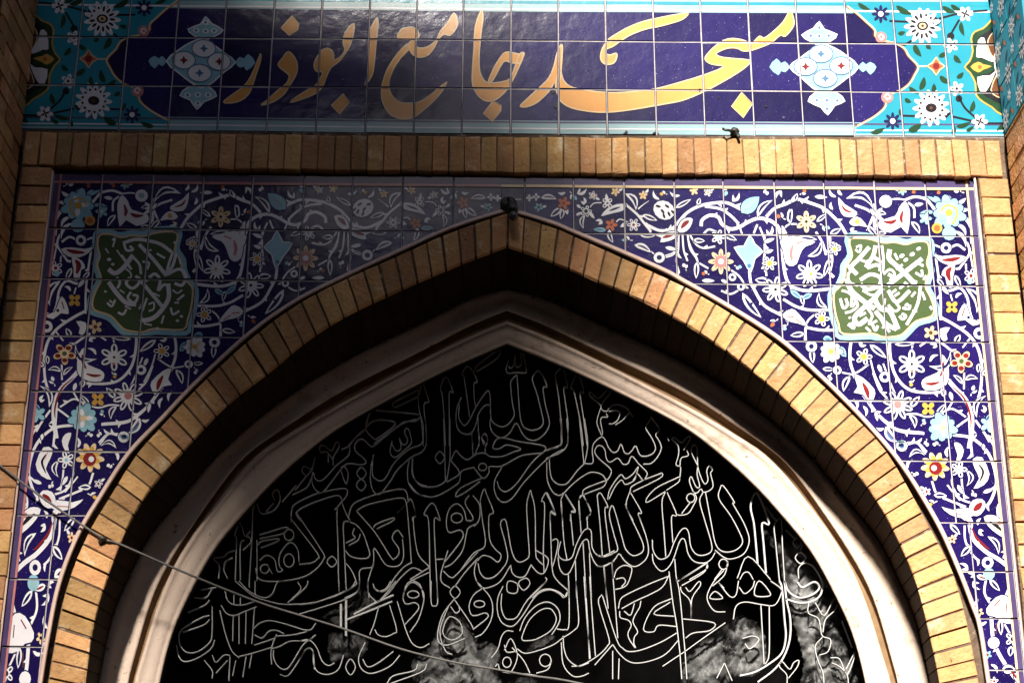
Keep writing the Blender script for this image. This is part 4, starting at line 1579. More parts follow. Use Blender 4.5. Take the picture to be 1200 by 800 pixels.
def panel(sgn, label):
    t = thing('spandrel_panel', label, 'tile panel', P(1130 if sgn > 0 else 70, 300, SP_D))
    trim = trimR if sgn > 0 else trimL
    ctr = (600, 900)
    tin = [(p[0] + (ctr[0] - p[0]) * 2.2 / math.dist(p, ctr), p[1] + (ctr[1] - p[1]) * 2.2 / math.dist(p, ctr)) for p in trim]
    rws = RR if sgn > 0 else RL
    items = right_items if sgn > 0 else left_items
    for ri, (r0, r1) in enumerate(zip(rws, rws[1:])):
        cl = list(CR)
        if ri >= 6:
            cl[9] = 1098
        if sgn < 0:
            cl = [1203.5 - c for c in cl][::-1][:-1]
        for c0, c1 in zip(cl, cl[1:]):
            q = []
            for c, r in ((c0, r0), (c1, r0), (c1, r1), (c0, r1)):
                ref = 1100 if sgn > 0 else 100
                xx = vline(c, 215, r)
                y = lerp1(YS, xx) if r in (211, 204) else r + 0.0085 * (xx - ref)
                q.append((xx, y))
            # cut by the arch
            ins = [p for p in tin if min(a[0] for a in q) - 3 <= p[0] <= max(a[0] for a in q) + 3 and min(a[1] for a in q) - 3 <= p[1] <= max(a[1] for a in q) + 3]
            mid = ((q[0][0] + q[2][0]) / 2, (q[0][1] + q[2][1]) / 2)
            near = min(range(len(tin)), key=lambda i: math.dist(tin[i], mid))
            inside = math.dist(mid, ctr) < math.dist(tin[near], ctr)
            if len(ins) >= 2:
                out = (ins[0][0] + (ins[0][0] - ctr[0]), ins[0][1] + (ins[0][1] - ctr[1]))
                q = half_clip(q, ins[0], ins[-1], out)
                if len(q) < 3:
                    continue
                ar = abs(sum(q[i - 1][0] * q[i][1] - q[i][0] * q[i - 1][1] for i in range(len(q)))) / 2
                if ar < 25:
                    continue
            elif inside:
                continue
            make_tile(q, t, items, lambda x, y: P(x, y, SP_D), NF)
    # grout bed behind the tiles
    pts = [P(p[0], p[1], SP_D + .0022) for p in tin]
    ex = xr_edge if sgn > 0 else xl_edge
    pts += [P(ex(935), 935, SP_D + .0022), P(ex(212 if sgn > 0 else 204), 212 if sgn > 0 else 204, SP_D + .0022), P(tin[0][0], 208, SP_D + .0022)]
    tris = tessellate_polygon([[Vector((p.x, p.z, 0)) for p in pts]])
    mk('grout_bed', pts, [tuple(x) for x in tris], MGROUT, t)
    # raised glazed trim along the arch
    m = []
    for k, (off, d) in enumerate(((-1.6, SP_D + .002), (-1.2, 0.018), (0.6, 0.010), (2.6, 0.010), (4.0, 0.018), (4.4, SP_D + .01))):
        m.append([P(p[0] + (ctr[0] - p[0]) * off / math.dist(p, ctr), p[1] + (ctr[1] - p[1]) * off / math.dist(p, ctr), d) for p in trim])
    v, f = loft(m)
    mk('border_trim', v, f, MTRIM, t, shade=True)
    # slim trim at the outer edge
    ys = [200 + 73.5 * k for k in range(11)]
    m = [[P(ex(y) + o * sgn, y, d) for y in ys] for o, d in ((-0.5, SP_D), (0.2, 0.012), (2.2, 0.010), (3.2, 0.02))]
    v, f = loft(m)
    mk('border_trim', v, f, MTRIM, t)
    return t


panel(1, 'blue arabesque tile spandrel whose green cartouche lies beside the sunlit brick wall')
panel(-1, 'blue arabesque tile spandrel with dusky green cartouche beside the dark shaded wall')


# ------------------------------------------------------------------ calligraphy grille
GR_D = 0.38
grille = thing('calligraphy_grille', 'black arched window grille with Arabic calligraphy outlined in pale metal bars', 'grille', P(600, 800, GR_D))
ORG = [0, 0]


def bars(*lines, w=0.92, name='letter_outline'):
    v, f = [], []
    for a in lines:
        closed = a[0] == a[-2] and a[1] == a[-1] and len(a) > 6
        pts = [(ORG[0] + x / K6, ORG[1] + y / K6) for x, y in prs(a)]
        pts = smooth(pts[:-1], 4, True) if closed else smooth(pts, 4)
        if closed:
            pts.append(pts[0])
        n = len(pts)
        b = len(v)
        for i, p in enumerate(pts):
            q0, q1 = pts[max(0, i - 1)], pts[min(n - 1, i + 1)]
            dx, dy = q1[0] - q0[0], q1[1] - q0[1]
            l = math.hypot(dx, dy) or 1
            nx, ny = -dy / l * w / 2, dx / l * w / 2
            for s, d in ((1, GR_D), (-1, GR_D), (-1, GR_D + .014), (1, GR_D + .014)):
                c = P(p[0] + nx * s, p[1] + ny * s, GR_D)
                v.append(Vector((c.x, d, c.z)))
        for i in range(n - 1):
            for k in range(4):
                k2 = (k + 1) % 4
                f.append((b + i * 4 + k, b + i * 4 + k2, b + i * 4 + 4 + k2, b + i * 4 + 4 + k))
        f.append((b, b + 1, b + 2, b + 3))
        e = b + (n - 1) * 4
        f.append((e + 3, e + 2, e + 1, e))
    return mk(name, v, f, MBAR, grille)


def el(x, y, rx, ry=None):
    ry = ry or rx
    a = []
    for k in range(9):
        t = 2 * math.pi * (k % 8) / 8
        a += [x + rx * math.cos(t), y + ry * math.sin(t)]
    return a


def dm(x, y, r, ry=None):
    ry = ry or r
    return [x, y - ry, x + r, y, x, y + ry, x - r, y, x, y - ry]


ORG[:] = (360, 400)
bars([905, 810, 905, 650, 880, 560, 865, 430, 885, 370, 902, 320, 930, 400, 950, 465, 915, 480, 915, 560, 930, 680, 930, 810])
bars([1080, 810, 1070, 600, 1055, 420, 1040, 370, 1055, 310, 1080, 275, 1110, 310, 1140, 400, 1110, 395, 1110, 600, 1110, 810])
bars([690, 510, 665, 495, 690, 465, 870, 375], [690, 510, 860, 430])
bars([535, 535, 700, 548, 870, 565])
bars([500, 530, 470, 600, 455, 680, 520, 755, 560, 745, 690, 640, 600, 610, 510, 620, 455, 675], [880, 590, 840, 620, 760, 625, 650, 700, 520, 795], [455, 680, 400, 720, 330, 800, 320, 820])
ORG[:] = (500, 400)
bars([335, 585, 310, 400, 290, 270, 275, 260, 290, 220, 320, 190, 360, 230, 395, 310, 370, 325, 370, 420, 380, 500])
bars([375, 225, 400, 180, 540, 75, 570, 65, 570, 100, 520, 150, 390, 230])
bars([640, 140, 620, 215, 640, 245, 700, 240, 775, 240, 775, 200, 750, 80, 735, 90, 740, 170, 715, 195, 695, 180, 690, 100, 680, 180, 655, 205, 640, 190])
bars([270, 435, 235, 520, 230, 620, 250, 690, 300, 720, 350, 710, 385, 640, 405, 560, 450, 500, 490, 490],
     [255, 490, 250, 580, 270, 630, 300, 650, 340, 600, 390, 500, 470, 385, 495, 420, 500, 580, 520, 630, 570, 660, 620, 655, 665, 610, 685, 560, 670, 480, 655, 330, 670, 290, 705, 258],
     [705, 258, 715, 400, 730, 580, 755, 660, 810, 690, 870, 680, 910, 640, 900, 560, 860, 400, 825, 295, 850, 240, 875, 225, 910, 270, 940, 350, 910, 360, 925, 480, 955, 600, 955, 660,
      920, 720, 860, 765, 800, 765, 750, 720, 700, 635, 650, 710, 600, 745, 550, 740, 510, 700, 495, 650, 500, 580])
bars([1050, 805, 1050, 640, 1030, 420, 1005, 270, 1025, 225, 1055, 205, 1075, 230, 1100, 350, 1070, 360, 1085, 480, 1105, 640, 1100, 805])
bars([350, 710, 360, 810], [400, 590, 410, 810])
bars([445, 800, 430, 750, 455, 715, 475, 750, 470, 800])
ORG[:] = (640, 400)
bars([290, 810, 270, 640, 215, 380, 190, 360, 240, 250, 265, 280, 295, 395, 265, 400, 290, 580, 320, 810])
bars([435, 735, 400, 650, 400, 600, 425, 520, 420, 490, 350, 430, 335, 400, 350, 395, 410, 440, 470, 380, 500, 385, 495, 410, 450, 460, 430, 520, 470, 545, 510, 500, 560, 490, 620, 510,
      650, 545, 600, 610, 540, 650], [470, 560, 480, 590, 440, 590, 425, 620, 440, 700, 435, 735], [490, 545, 550, 535, 575, 560, 560, 610, 520, 640, 490, 640], [650, 545, 680, 585])
ORG[:] = (320, 490)
bars([740, 10, 720, 80, 640, 150, 590, 215, 530, 240])
bars([1120, 5, 1040, 25, 960, 70, 850, 160, 780, 215, 750, 205, 700, 160, 660, 170, 635, 215, 650, 260, 725, 330, 690, 360, 600, 350, 550, 370, 480, 460, 400, 560, 360, 575, 320, 540,
      300, 480, 310, 420], [600, 220, 585, 290, 490, 370, 420, 450, 370, 485, 330, 470, 315, 420])
bars([470, 360, 465, 320, 420, 260, 370, 260, 365, 215, 400, 210, 455, 250, 490, 185, 515, 190, 510, 230, 470, 300, 470, 360], [430, 280, 430, 340])
bars([550, 370, 585, 420, 570, 510, 530, 400, 550, 370])
bars(dm(690, 425, 37, 45), dm(687, 517, 37, 45))
bars([785, 280, 765, 380, 760, 480, 780, 560, 815, 590, 850, 575, 920, 480, 970, 400, 1080, 300, 1160, 260, 1195, 190, 1190, 0],
     [780, 290, 775, 430, 800, 470, 840, 485, 880, 460, 950, 340, 1060, 240, 1160, 195, 1165, 100, 1155, 0])
bars([930, 175, 915, 240, 920, 280, 945, 300, 975, 290, 1030, 240, 1080, 190, 1070, 120, 1055, 80, 1030, 85, 1030, 120, 1050, 160, 1040, 195, 1010, 200, 985, 150, 1000, 230, 960, 250, 930, 200])
bars([140, 800, 145, 710, 175, 665, 300, 600, 420, 565, 560, 545, 580, 580, 560, 620, 535, 640], [215, 800, 180, 735, 260, 680, 400, 625, 510, 600, 540, 640],
     [540, 640, 500, 690, 480, 710], [500, 690, 500, 800], [535, 650, 570, 740, 600, 790])
bars([590, 760, 610, 690, 650, 650, 760, 605, 880, 570, 1000, 550, 1040, 570, 1055, 640], [1050, 650, 1080, 635, 1115, 750, 1090, 770, 1090, 800])
bars([965, 735, 1030, 675])
bars([1065, 310, 1050, 400, 1055, 490, 1090, 555, 1140, 590, 1200, 605], [1090, 310, 1090, 420, 1120, 490, 1170, 520, 1200, 525])
bars([325, 300, 300, 390, 240, 370, 225, 410, 250, 440], [310, 390, 250, 460, 170, 560], [300, 460, 260, 540, 150, 595], [180, 520, 70, 650])
ORG[:] = (480, 490)
bars([20, 320, 20, 430, 60, 500, 110, 530, 200, 530, 260, 505, 280, 480], [0, 510, 60, 580, 140, 610, 220, 600, 330, 540, 390, 490, 405, 410, 500, 380])
bars([265, 0, 275, 300, 280, 470, 295, 495], [315, 0, 315, 300, 290, 480])
bars([320, 330, 360, 250, 400, 290, 450, 320, 500, 290, 540, 270, 590, 270, 630, 295, 720, 295, 800, 265, 870, 235, 760, 205, 700, 235, 650, 225, 700, 150, 860, 180, 1055, 215, 1040, 270],
     [325, 330, 380, 400, 380, 440, 290, 495])
bars([485, 100, 495, 290], [540, 100, 545, 180, 510, 280])
bars([590, 270, 590, 200, 565, 150, 585, 115, 610, 160, 590, 230])
bars(dm(236, 302, 36, 48))
bars([500, 380, 560, 455, 590, 460, 620, 420, 625, 375, 720, 370, 850, 300, 920, 280, 1030, 270], el(570, 377, 32, 28))
bars([560, 465, 400, 540, 360, 610, 450, 565, 550, 490])
bars([720, 380, 670, 470, 660, 540, 680, 610, 720, 650, 770, 645, 820, 600, 900, 490, 1080, 310, 1200, 240], [685, 490, 700, 540, 740, 570, 790, 550, 850, 490, 950, 350, 1060, 250, 1180, 200, 1185, 0])
ORG[:] = (640, 490)
bars([110, 0, 125, 180, 90, 215, 0, 250], [160, 0, 170, 180, 120, 260, 0, 310])
bars([260, 0, 295, 350], [300, 0, 325, 200, 300, 350])
bars([300, 350, 365, 345, 360, 250, 375, 190, 430, 145, 460, 165, 490, 230, 525, 265, 560, 250, 585, 200, 610, 260, 640, 275, 670, 250, 700, 215, 730, 280, 770, 295, 830, 275, 855, 230, 830, 160,
      785, 90, 780, 60, 815, 5, 820, -10, 885, 80, 855, 125, 880, 170, 900, 230, 870, 300, 820, 350, 760, 355])
bars([300, 350, 240, 410, 180, 490, 140, 515, 90, 510, 45, 470, 30, 400, 25, 310],
     [140, 580, 220, 500, 320, 430, 380, 420, 440, 440, 475, 480, 510, 420, 490, 380, 410, 310, 380, 260, 400, 215, 435, 215, 460, 250, 470, 310, 500, 340, 560, 310, 600, 355, 640, 350,
      670, 295, 720, 350, 760, 390, 790, 430, 770, 475], [5, 340, 10, 480, 50, 570, 100, 600, 140, 580])
bars([475, 480, 450, 530, 380, 560, 300, 590], [475, 480, 340, 530, 290, 560, 285, 590, 255, 650, 265, 800], [285, 595, 350, 720, 320, 770, 320, 800])
bars([480, 630, 500, 550, 580, 440, 620, 470, 680, 430, 720, 375, 700, 450, 680, 480], [490, 630, 540, 530, 590, 480, 620, 515, 690, 480, 710, 430, 750, 475])
bars([770, 475, 890, 430, 905, 425, 890, 465, 680, 570], [760, 480, 670, 530, 655, 570, 625, 680, 680, 800], [660, 580, 745, 730, 720, 740, 740, 800])
bars([1040, 455, 880, 530, 810, 590, 780, 640, 800, 650, 930, 570], [1045, 470, 1030, 500, 940, 560])
bars([135, 590, 115, 650, 130, 800], [150, 590, 230, 720, 195, 735, 190, 800])
bars([0, 580, 75, 745, 35, 735, 30, 800])
bars([1045, 460, 1050, 380, 1015, 360, 1035, 280, 1030, 210, 985, 160, 1000, 145, 1060, 185, 1100, 145, 1130, 150, 1075, 245], [1045, 380, 1055, 310, 1110, 290, 1100, 250], [945, 145, 960, 175])
ORG[:] = (760, 490)
bars([380, 360, 335, 260, 350, 205, 380, 230, 385, 370, 410, 460, 440, 510, 465, 480, 455, 410, 475, 370, 500, 400, 485, 430, 505, 520, 480, 560, 430, 575, 410, 550, 380, 580, 350, 570,
      320, 490, 335, 455, 370, 530, 400, 530, 380, 440, 385, 370])
bars(el(330, 620, 32, 34), [350, 570, 375, 620, 350, 680, 310, 740, 250, 755, 225, 750], [330, 650, 260, 740])
bars([910, 685, 1010, 800])
ORG[:] = (220, 560)
bars([810, 320, 1010, 580, 1010, 630, 960, 660, 870, 670], [850, 270, 1050, 570, 1060, 630, 1000, 710, 900, 770, 740, 800, 600, 800, 545, 770, 530, 700], [806, 340, 806, 300])
bars([870, 650, 860, 560, 820, 505, 780, 510, 730, 570, 710, 640, 720, 690, 740, 715, 700, 725, 680, 640, 640, 605, 600, 605, 560, 640], el(790, 640, 40, 52), el(600, 705, 34), [620, 670, 660, 745])
bars(el(790, 440, 38, 44))
bars([560, 440, 770, 380, 740, 430, 560, 470], [545, 520, 580, 490, 710, 470, 680, 500, 570, 540])
bars([370, 790, 380, 480, 365, 440, 390, 370], [410, 790, 410, 520, 440, 480])
bars([480, 800, 500, 480, 505, 270, 520, 210], [540, 800, 540, 480])
bars([540, 200, 570, 270, 620, 270, 680, 240, 720, 170, 710, 100, 680, 90, 660, 130, 680, 170], [610, 260, 670, 190])
bars([380, 320, 420, 370, 440, 440, 480, 460, 490, 500, 430, 560], [460, 440, 490, 410])
bars([200, 620, 280, 610, 310, 580, 370, 560], [280, 700, 290, 650, 350, 620], [240, 780, 245, 680, 200, 630], [300, 640, 280, 710, 310, 780])
bars(dm(1125, 650, 38, 42))
ORG[:] = (380, 580)
bars([95, 130, 105, 350, 110, 600, 115, 770], [190, 200, 150, 220, 155, 400, 170, 700, 175, 735])
bars([200, 205, 250, 230, 300, 290, 340, 400, 355, 460, 330, 490, 260, 490, 200, 470, 165, 430], [235, 255, 220, 300, 240, 330, 170, 370], [280, 300, 260, 350, 190, 390])
bars([170, 530, 210, 580, 245, 660, 240, 700, 120, 770, 40, 800], [385, 520, 370, 560, 280, 580, 275, 680, 255, 750, 160, 800])
bars([250, 120, 390, 280, 520, 480, 550, 490, 580, 460, 580, 410, 530, 330, 570, 270, 615, 325], [250, 120, 330, 75, 470, 40, 600, 20, 640, 60, 660, 250, 680, 520],
     [640, 60, 680, 30, 715, 150, 695, 180, 710, 350, 740, 470, 820, 555], [610, 340, 620, 470, 590, 540, 530, 555, 470, 530, 390, 410, 385, 520, 340, 680, 350, 800])
bars([385, 250, 410, 220, 540, 175, 530, 200, 410, 260], [565, 135, 630, 75])
bars([685, 520, 620, 560, 550, 640, 500, 720, 450, 750, 400, 730, 380, 690], [760, 590, 700, 565, 650, 590, 580, 660, 520, 740, 460, 800])
bars([820, 560, 670, 655], [820, 600, 690, 660, 640, 700, 615, 800], [690, 660, 750, 700, 775, 800], el(695, 772, 45, 28))
bars([830, 800, 825, 600, 815, 200, 780, 150, 800, 100, 840, 60, 870, 90, 905, 195, 860, 180, 865, 400, 875, 600, 885, 800])
bars([1110, 195, 1090, 110, 1040, 65, 990, 90, 960, 150, 955, 240, 980, 290, 1060, 270, 1085, 320, 1020, 420, 930, 530], el(1035, 175, 45, 38), [1110, 195, 1150, 195, 1160, 165, 1100, 60, 1130, 0],
     [1200, 215, 1130, 250, 1110, 300, 1080, 430, 1000, 530, 940, 560])
bars([965, 430, 930, 540, 910, 620, 920, 680, 980, 720], [930, 590, 990, 640, 1040, 610, 1200, 440], [1200, 490, 1100, 600, 1020, 710], [870, 500, 930, 495])
ORG[:] = (540, 580)
bars([95, 0, 145, 70, 145, 180, 105, 240])
bars([150, 40, 170, 200, 190, 390, 100, 450, 0, 580], [150, 40, 165, -15, 185, -50, 205, 0, 255, 130, 220, 160, 225, 340, 270, 420, 315, 465, 290, 520, 230, 480, 170, 470, 130, 510])
bars([120, 510, 105, 600, 130, 680, 170, 720, 230, 715, 310, 670, 380, 560, 390, 540], [135, 530, 150, 600, 190, 645, 250, 640, 310, 590, 365, 500, 350, 380, 310, 225, 340, 185, 360, 230, 390, 400, 420, 490,
      460, 520, 510, 500, 535, 460, 525, 300, 515, 80, 530, 0, 545, -40, 555, 0, 580, 120, 585, 440, 600, 500, 640, 540], [390, 540, 400, 600, 440, 635, 500, 630, 550, 540], [550, 545, 600, 600, 640, 610, 670, 570, 680, 490, 590, 430])
bars([650, 600, 645, 400, 655, 80, 630, 45, 650, 0, 665, -20, 685, 0, 740, 145, 700, 130, 705, 360, 715, 580, 750, 660, 835, 740])
bars([370, 670, 440, 690, 435, 760, 365, 750, 370, 670], [450, 680, 510, 645, 540, 690, 490, 740, 450, 680])
bars([715, 350, 745, 340, 760, 370, 740, 480, 715, 560], [780, 360, 760, 450, 780, 490, 820, 505, 870, 480, 900, 390, 950, 290, 990, 260, 1020, 285, 1025, 400, 1060, 460, 1110, 475, 1200, 430],
     [760, 480, 770, 560, 800, 610, 840, 610, 880, 540, 940, 380, 990, 345, 1010, 440, 1050, 530, 1100, 555, 1200, 510])
bars([785, 40, 805, 350, 830, 500], [820, 0, 890, 120, 860, 140, 880, 390])
bars([935, 0, 925, 60, 940, 290], [960, 0, 1015, 130, 990, 170, 990, 260])
bars([1065, 0, 1090, 250, 1105, 470], [1065, 0, 1085, -20, 1105, 0, 1150, 90, 1125, 120, 1165, 450])
bars([840, 610, 845, 800], [895, 500, 905, 800], [955, 370, 980, 800], [1005, 450, 1020, 800])
bars([1120, 560, 1140, 800], [1180, 530, 1190, 650])
bars([660, 640, 665, 670, 540, 800], [560, 800, 620, 745, 690, 730, 760, 750, 820, 790, 835, 745])
ORG[:] = (700, 560)
bars([0, 600, 60, 610, 130, 580, 160, 550, 130, 440, 95, 300, 100, 240, 120, 215, 150, 300, 190, 450, 220, 550, 270, 600, 320, 595, 360, 560, 345, 480, 240, 260, 220, 200],
     [320, 285, 380, 450, 400, 560, 380, 630, 320, 680, 270, 685, 210, 640, 170, 590, 130, 640, 60, 685, 0, 685])
bars([430, 480, 435, 560, 470, 620, 510, 630, 560, 600, 600, 500, 650, 410, 690, 390, 715, 430, 730, 530, 770, 590, 830, 600, 890, 570, 890, 500, 840, 330, 800, 180, 825, 110],
     [430, 590, 440, 660, 490, 720, 540, 710, 590, 640, 640, 500, 670, 470, 690, 500, 710, 590, 760, 650, 840, 660, 890, 630, 920, 580])
bars([535, 610, 520, 400, 505, 190, 530, 110], [545, 110, 620, 285, 580, 300, 590, 500])
bars([845, 110, 890, 350, 920, 500, 960, 560, 1020, 575, 1090, 555, 1135, 500, 1110, 420, 1040, 290, 950, 160, 960, 80, 985, 60, 1070, 185, 1060, 200, 1140, 340, 1185, 460, 1175, 540, 1130, 600,
      1040, 630, 980, 610, 920, 560])
bars(el(985, 670, 35, 40), [1020, 650, 1000, 740, 960, 790, 900, 840], [975, 710, 915, 790])
bars([605, 630, 620, 790, 650, 790, 860, 660], [860, 665, 850, 710, 720, 790])
ORG[:] = (840, 560)
bars([320, 670, 305, 500, 290, 350, 265, 215, 315, 115, 410, 350, 355, 350, 365, 500, 385, 740], [385, 225, 465, 325], w=1.8)
bars([490, 800, 460, 500, 450, 370, 495, 305, 505, 320, 515, 560, 530, 800])
bars([160, 780, 245, 610, 420, 790], [180, 790, 210, 740, 250, 735, 285, 790])
bars([540, 400, 620, 480], dm(630, 500, 32, 40), dm(655, 620, 42, 45), [640, 780, 640, 700, 690, 660, 750, 680, 800, 750, 830, 820], [680, 490, 655, 560])
ORG[:] = (190, 680)
bars([570, 0, 700, 110, 800, 150, 930, 180, 1080, 180, 1200, 165], [600, 0, 680, 80, 790, 130, 860, 100, 900, 10, 960, 0])
bars([490, 80, 510, 150, 560, 185, 640, 185, 720, 160], [460, 190, 500, 250, 560, 270, 640, 240, 740, 200])
bars([555, 270, 550, 470], [600, 260, 600, 490], [655, 240, 650, 490], [720, 210, 710, 370, 700, 490], [560, 110, 560, 180], [610, 130, 610, 180], [725, 0, 725, 100], [680, 0, 680, 50])
bars([715, 370, 760, 330, 840, 310, 960, 335, 1140, 385, 1200, 330], [720, 420, 780, 445, 830, 395, 890, 385, 950, 410], [890, 430, 1020, 420, 1130, 395])
bars([720, 500, 870, 450, 890, 420, 850, 540, 855, 650], [850, 530, 920, 510, 1000, 470, 1130, 465, 1200, 420], [600, 590, 720, 560, 850, 520])
bars([870, 540, 870, 600, 900, 660, 950, 690, 1000, 660, 1100, 500, 1180, 440], [920, 730, 980, 740, 1050, 650, 1110, 550, 1150, 525, 1180, 560, 1190, 690])
bars([390, 200, 390, 400, 370, 480, 280, 550, 200, 560, 150, 520, 130, 460, 150, 380, 300, 290, 370, 270], [110, 500, 130, 590, 180, 630, 280, 600, 380, 530, 410, 460], [160, 400, 320, 345, 370, 300])
bars([450, 230, 490, 400, 540, 540, 600, 600], [390, 580, 420, 635, 480, 580, 530, 580], [330, 620, 390, 700, 390, 760], [420, 720, 510, 620])
bars([530, 590, 520, 780], [575, 620, 550, 740], [655, 590, 630, 750], [700, 570, 680, 680])
bars([250, 130, 340, 130, 390, 60], [200, 245, 330, 190, 370, 150], [300, 70, 420, 50])
bars([980, 170, 1080, 70, 1060, 10], [1010, 150, 1120, 50, 1140, 0])
ORG[:] = (350, 680)
bars([0, 185, 120, 170, 240, 130, 400, 60, 445, 0], [0, 260, 200, 200, 370, 140, 460, 80, 475, 0])
bars([315, 0, 315, 100], [365, 0, 370, 60])
bars([370, 150, 370, 430], [330, 180, 330, 360], w=2.4)
bars([380, 300, 560, 230, 730, 160], [430, 260, 600, 170, 740, 110], w=1.8)
bars([540, 0, 545, 90, 580, 140, 620, 160, 680, 100, 760, 0], [585, 50, 620, 80, 680, 60, 720, 0])
bars([625, 200, 590, 330, 555, 420], [595, 380, 620, 420, 680, 435, 740, 410, 765, 380, 710, 190], [770, 160, 820, 330, 860, 440, 900, 500, 960, 520, 1020, 490])
bars([870, 400, 940, 290, 980, 130, 950, 50, 890, 10, 840, 50, 815, 130, 840, 180, 910, 170, 935, 220, 830, 340])
bars([1035, 0, 1035, 170, 1060, 195, 1085, 170, 1080, 0])
bars([0, 620, 60, 530, 110, 540, 115, 640, 150, 710, 230, 730, 310, 690, 350, 580], [0, 470, 80, 460, 140, 520, 180, 620, 230, 660, 280, 640])
bars(dm(405, 672, 38, 62))
bars([520, 480, 470, 590, 480, 670, 540, 720, 620, 710, 720, 660, 790, 580], [500, 610, 540, 670, 620, 640, 740, 550])
bars([690, 800, 740, 740, 900, 700, 930, 650], [720, 800, 960, 710, 1000, 650])
bars([1170, 200, 1110, 350, 1110, 450, 1150, 550, 1200, 575])
ORG[:] = (510, 680)
bars(dm(155, 88, 40, 48), [150, 140, 60, 260, 20, 400, 30, 480, 100, 500, 230, 450], [150, 145, 270, 320, 300, 380])
bars([120, 200, 160, 250, 190, 230, 185, 200], [110, 280, 60, 380, 80, 440, 140, 460, 210, 410, 190, 320, 110, 280])
bars([320, 0, 370, 55, 430, 130, 450, 220, 430, 320, 370, 410, 310, 440], [365, 60, 300, 110, 265, 190, 280, 260, 320, 270, 390, 250, 410, 285, 300, 375], el(345, 180, 42, 26))
bars([530, 40, 490, 130, 485, 230, 510, 310, 560, 350, 620, 345, 690, 260, 760, 150, 820, 90, 900, 70, 970, 100, 1005, 130, 1035, 80], [520, 100, 515, 200, 540, 280, 580, 300, 640, 280, 720, 150, 870, 0])
bars([680, 460, 690, 400, 740, 300, 820, 230, 890, 215, 930, 250, 945, 310, 900, 390, 800, 450, 740, 465, 680, 460], [660, 390, 700, 290, 780, 200, 860, 165, 920, 180, 965, 230, 975, 300, 950, 360, 910, 420])
bars([950, 375, 1010, 380, 1045, 340, 1045, 0], [1100, 0, 1110, 150, 1120, 330, 1080, 390, 990, 450, 920, 500, 800, 545, 700, 565, 640, 530], [1170, 0, 1190, 300, 1205, 610])
bars([1000, 430, 1005, 520, 1030, 600, 1080, 650, 1130, 665, 1200, 640], [985, 480, 1000, 650, 1070, 740, 1140, 745, 1200, 720])
bars([440, 600, 490, 530, 520, 430, 560, 390, 610, 395], [540, 540, 590, 450, 640, 560, 630, 640, 590, 720], el(560, 635, 33, 40), [600, 520, 690, 620, 740, 720], [540, 500, 560, 555, 630, 550])
bars(el(860, 620, 45, 48), [790, 720, 880, 690, 910, 620])
bars([470, 670, 490, 650, 530, 710, 740, 730, 900, 765, 1030, 780])
ORG[:] = (670, 660)
bars([95, 100, 120, 450, 145, 740], [140, 100, 160, 400, 185, 720], [250, 30, 285, 350], [315, 0, 330, 200, 360, 580])
bars([330, 110, 350, 50, 400, 15, 450, 20, 470, 50, 440, 150, 400, 185, 340, 200], [345, 120, 400, 110, 420, 140, 390, 180])
bars([365, 350, 380, 280, 430, 240, 600, 160, 750, 100], [760, 90, 710, 180, 620, 235, 500, 290, 390, 350])
bars([760, 60, 790, 300, 820, 480, 845, 690], [820, 120, 845, 250, 885, 680])
bars([495, 655, 450, 590, 440, 540, 465, 480, 440, 440, 380, 420, 375, 370], [410, 370, 460, 400, 490, 310], [540, 290, 530, 340, 490, 410, 480, 460, 515, 530, 490, 570, 485, 620, 500, 655])
bars([235, 240, 210, 310, 290, 580, 280, 640, 200, 720, 80, 790, 0, 800], [240, 250, 350, 590, 400, 660, 450, 685, 550, 670, 700, 610, 820, 540], [320, 630, 370, 700, 440, 760, 520, 775, 640, 750, 740, 700, 830, 600],
     [320, 630, 180, 790], [320, 680, 320, 900], [370, 740, 365, 900])
bars([785, 270, 640, 340, 560, 510, 640, 530, 680, 480, 820, 490], [770, 300, 640, 390, 800, 410])
bars([840, 130, 1040, 0], [860, 170, 1030, 70, 1060, 0])
bars([935, 420, 925, 290, 860, 220, 850, 180], [890, 185, 925, 215, 990, 140, 1005, 170, 940, 270, 935, 420], [870, 430, 1110, 460, 1080, 520, 950, 540, 890, 580])
bars([710, 800, 800, 740, 890, 680, 1000, 600, 1200, 460])
bars([1190, 50, 1110, 140, 1060, 240, 1070, 310, 1120, 370, 1200, 375], [1080, 270, 1120, 215, 1180, 270, 1080, 270], [1150, 150, 1190, 190])
bars([845, 690, 860, 900], [885, 680, 900, 900])
ORG[:] = (840, 680)
bars([20, 20, 100, 120, 150, 110, 170, 0], [175, 50, 220, 100, 280, 50, 295, 0], [330, 0, 295, 110, 400, 120, 415, 90, 330, 0], [420, 0, 500, 60, 500, 110, 450, 190, 350, 185, 220, 165, 150, 200, 130, 300])
bars([345, 190, 370, 650], [410, 190, 410, 560, 380, 650])
bars([490, 0, 510, 60, 530, 300, 540, 440, 510, 560, 420, 640, 300, 710, 180, 740], [530, 0, 545, 150, 575, 300, 570, 460, 520, 600, 440, 700, 320, 790], w=1.8)
bars([550, 800, 545, 730, 490, 670, 510, 630, 570, 690, 600, 640, 640, 620, 630, 670, 560, 760])
bars([530, 0, 560, 80, 640, 130, 740, 110, 800, 60, 790, 20, 750, 10, 670, 50, 630, 10], [540, 140, 640, 170, 740, 160, 810, 110, 830, 20], w=1.8)
bars([720, 170, 715, 250, 790, 290, 810, 360, 825, 430, 890, 460, 870, 550, 800, 580], [770, 170, 840, 270, 920, 130, 945, 140, 930, 220, 850, 300, 830, 400], [825, 440, 770, 510, 790, 620, 830, 720, 840, 850])
bars([890, 600, 960, 610, 1020, 730, 1090, 540, 1010, 690], [900, 640, 960, 670, 1020, 740, 1030, 850])
bars([980, 310, 1060, 520])
bars([200, 450, 280, 430, 330, 460, 260, 530, 220, 490], [60, 640, 120, 780], [0, 760, 60, 640])

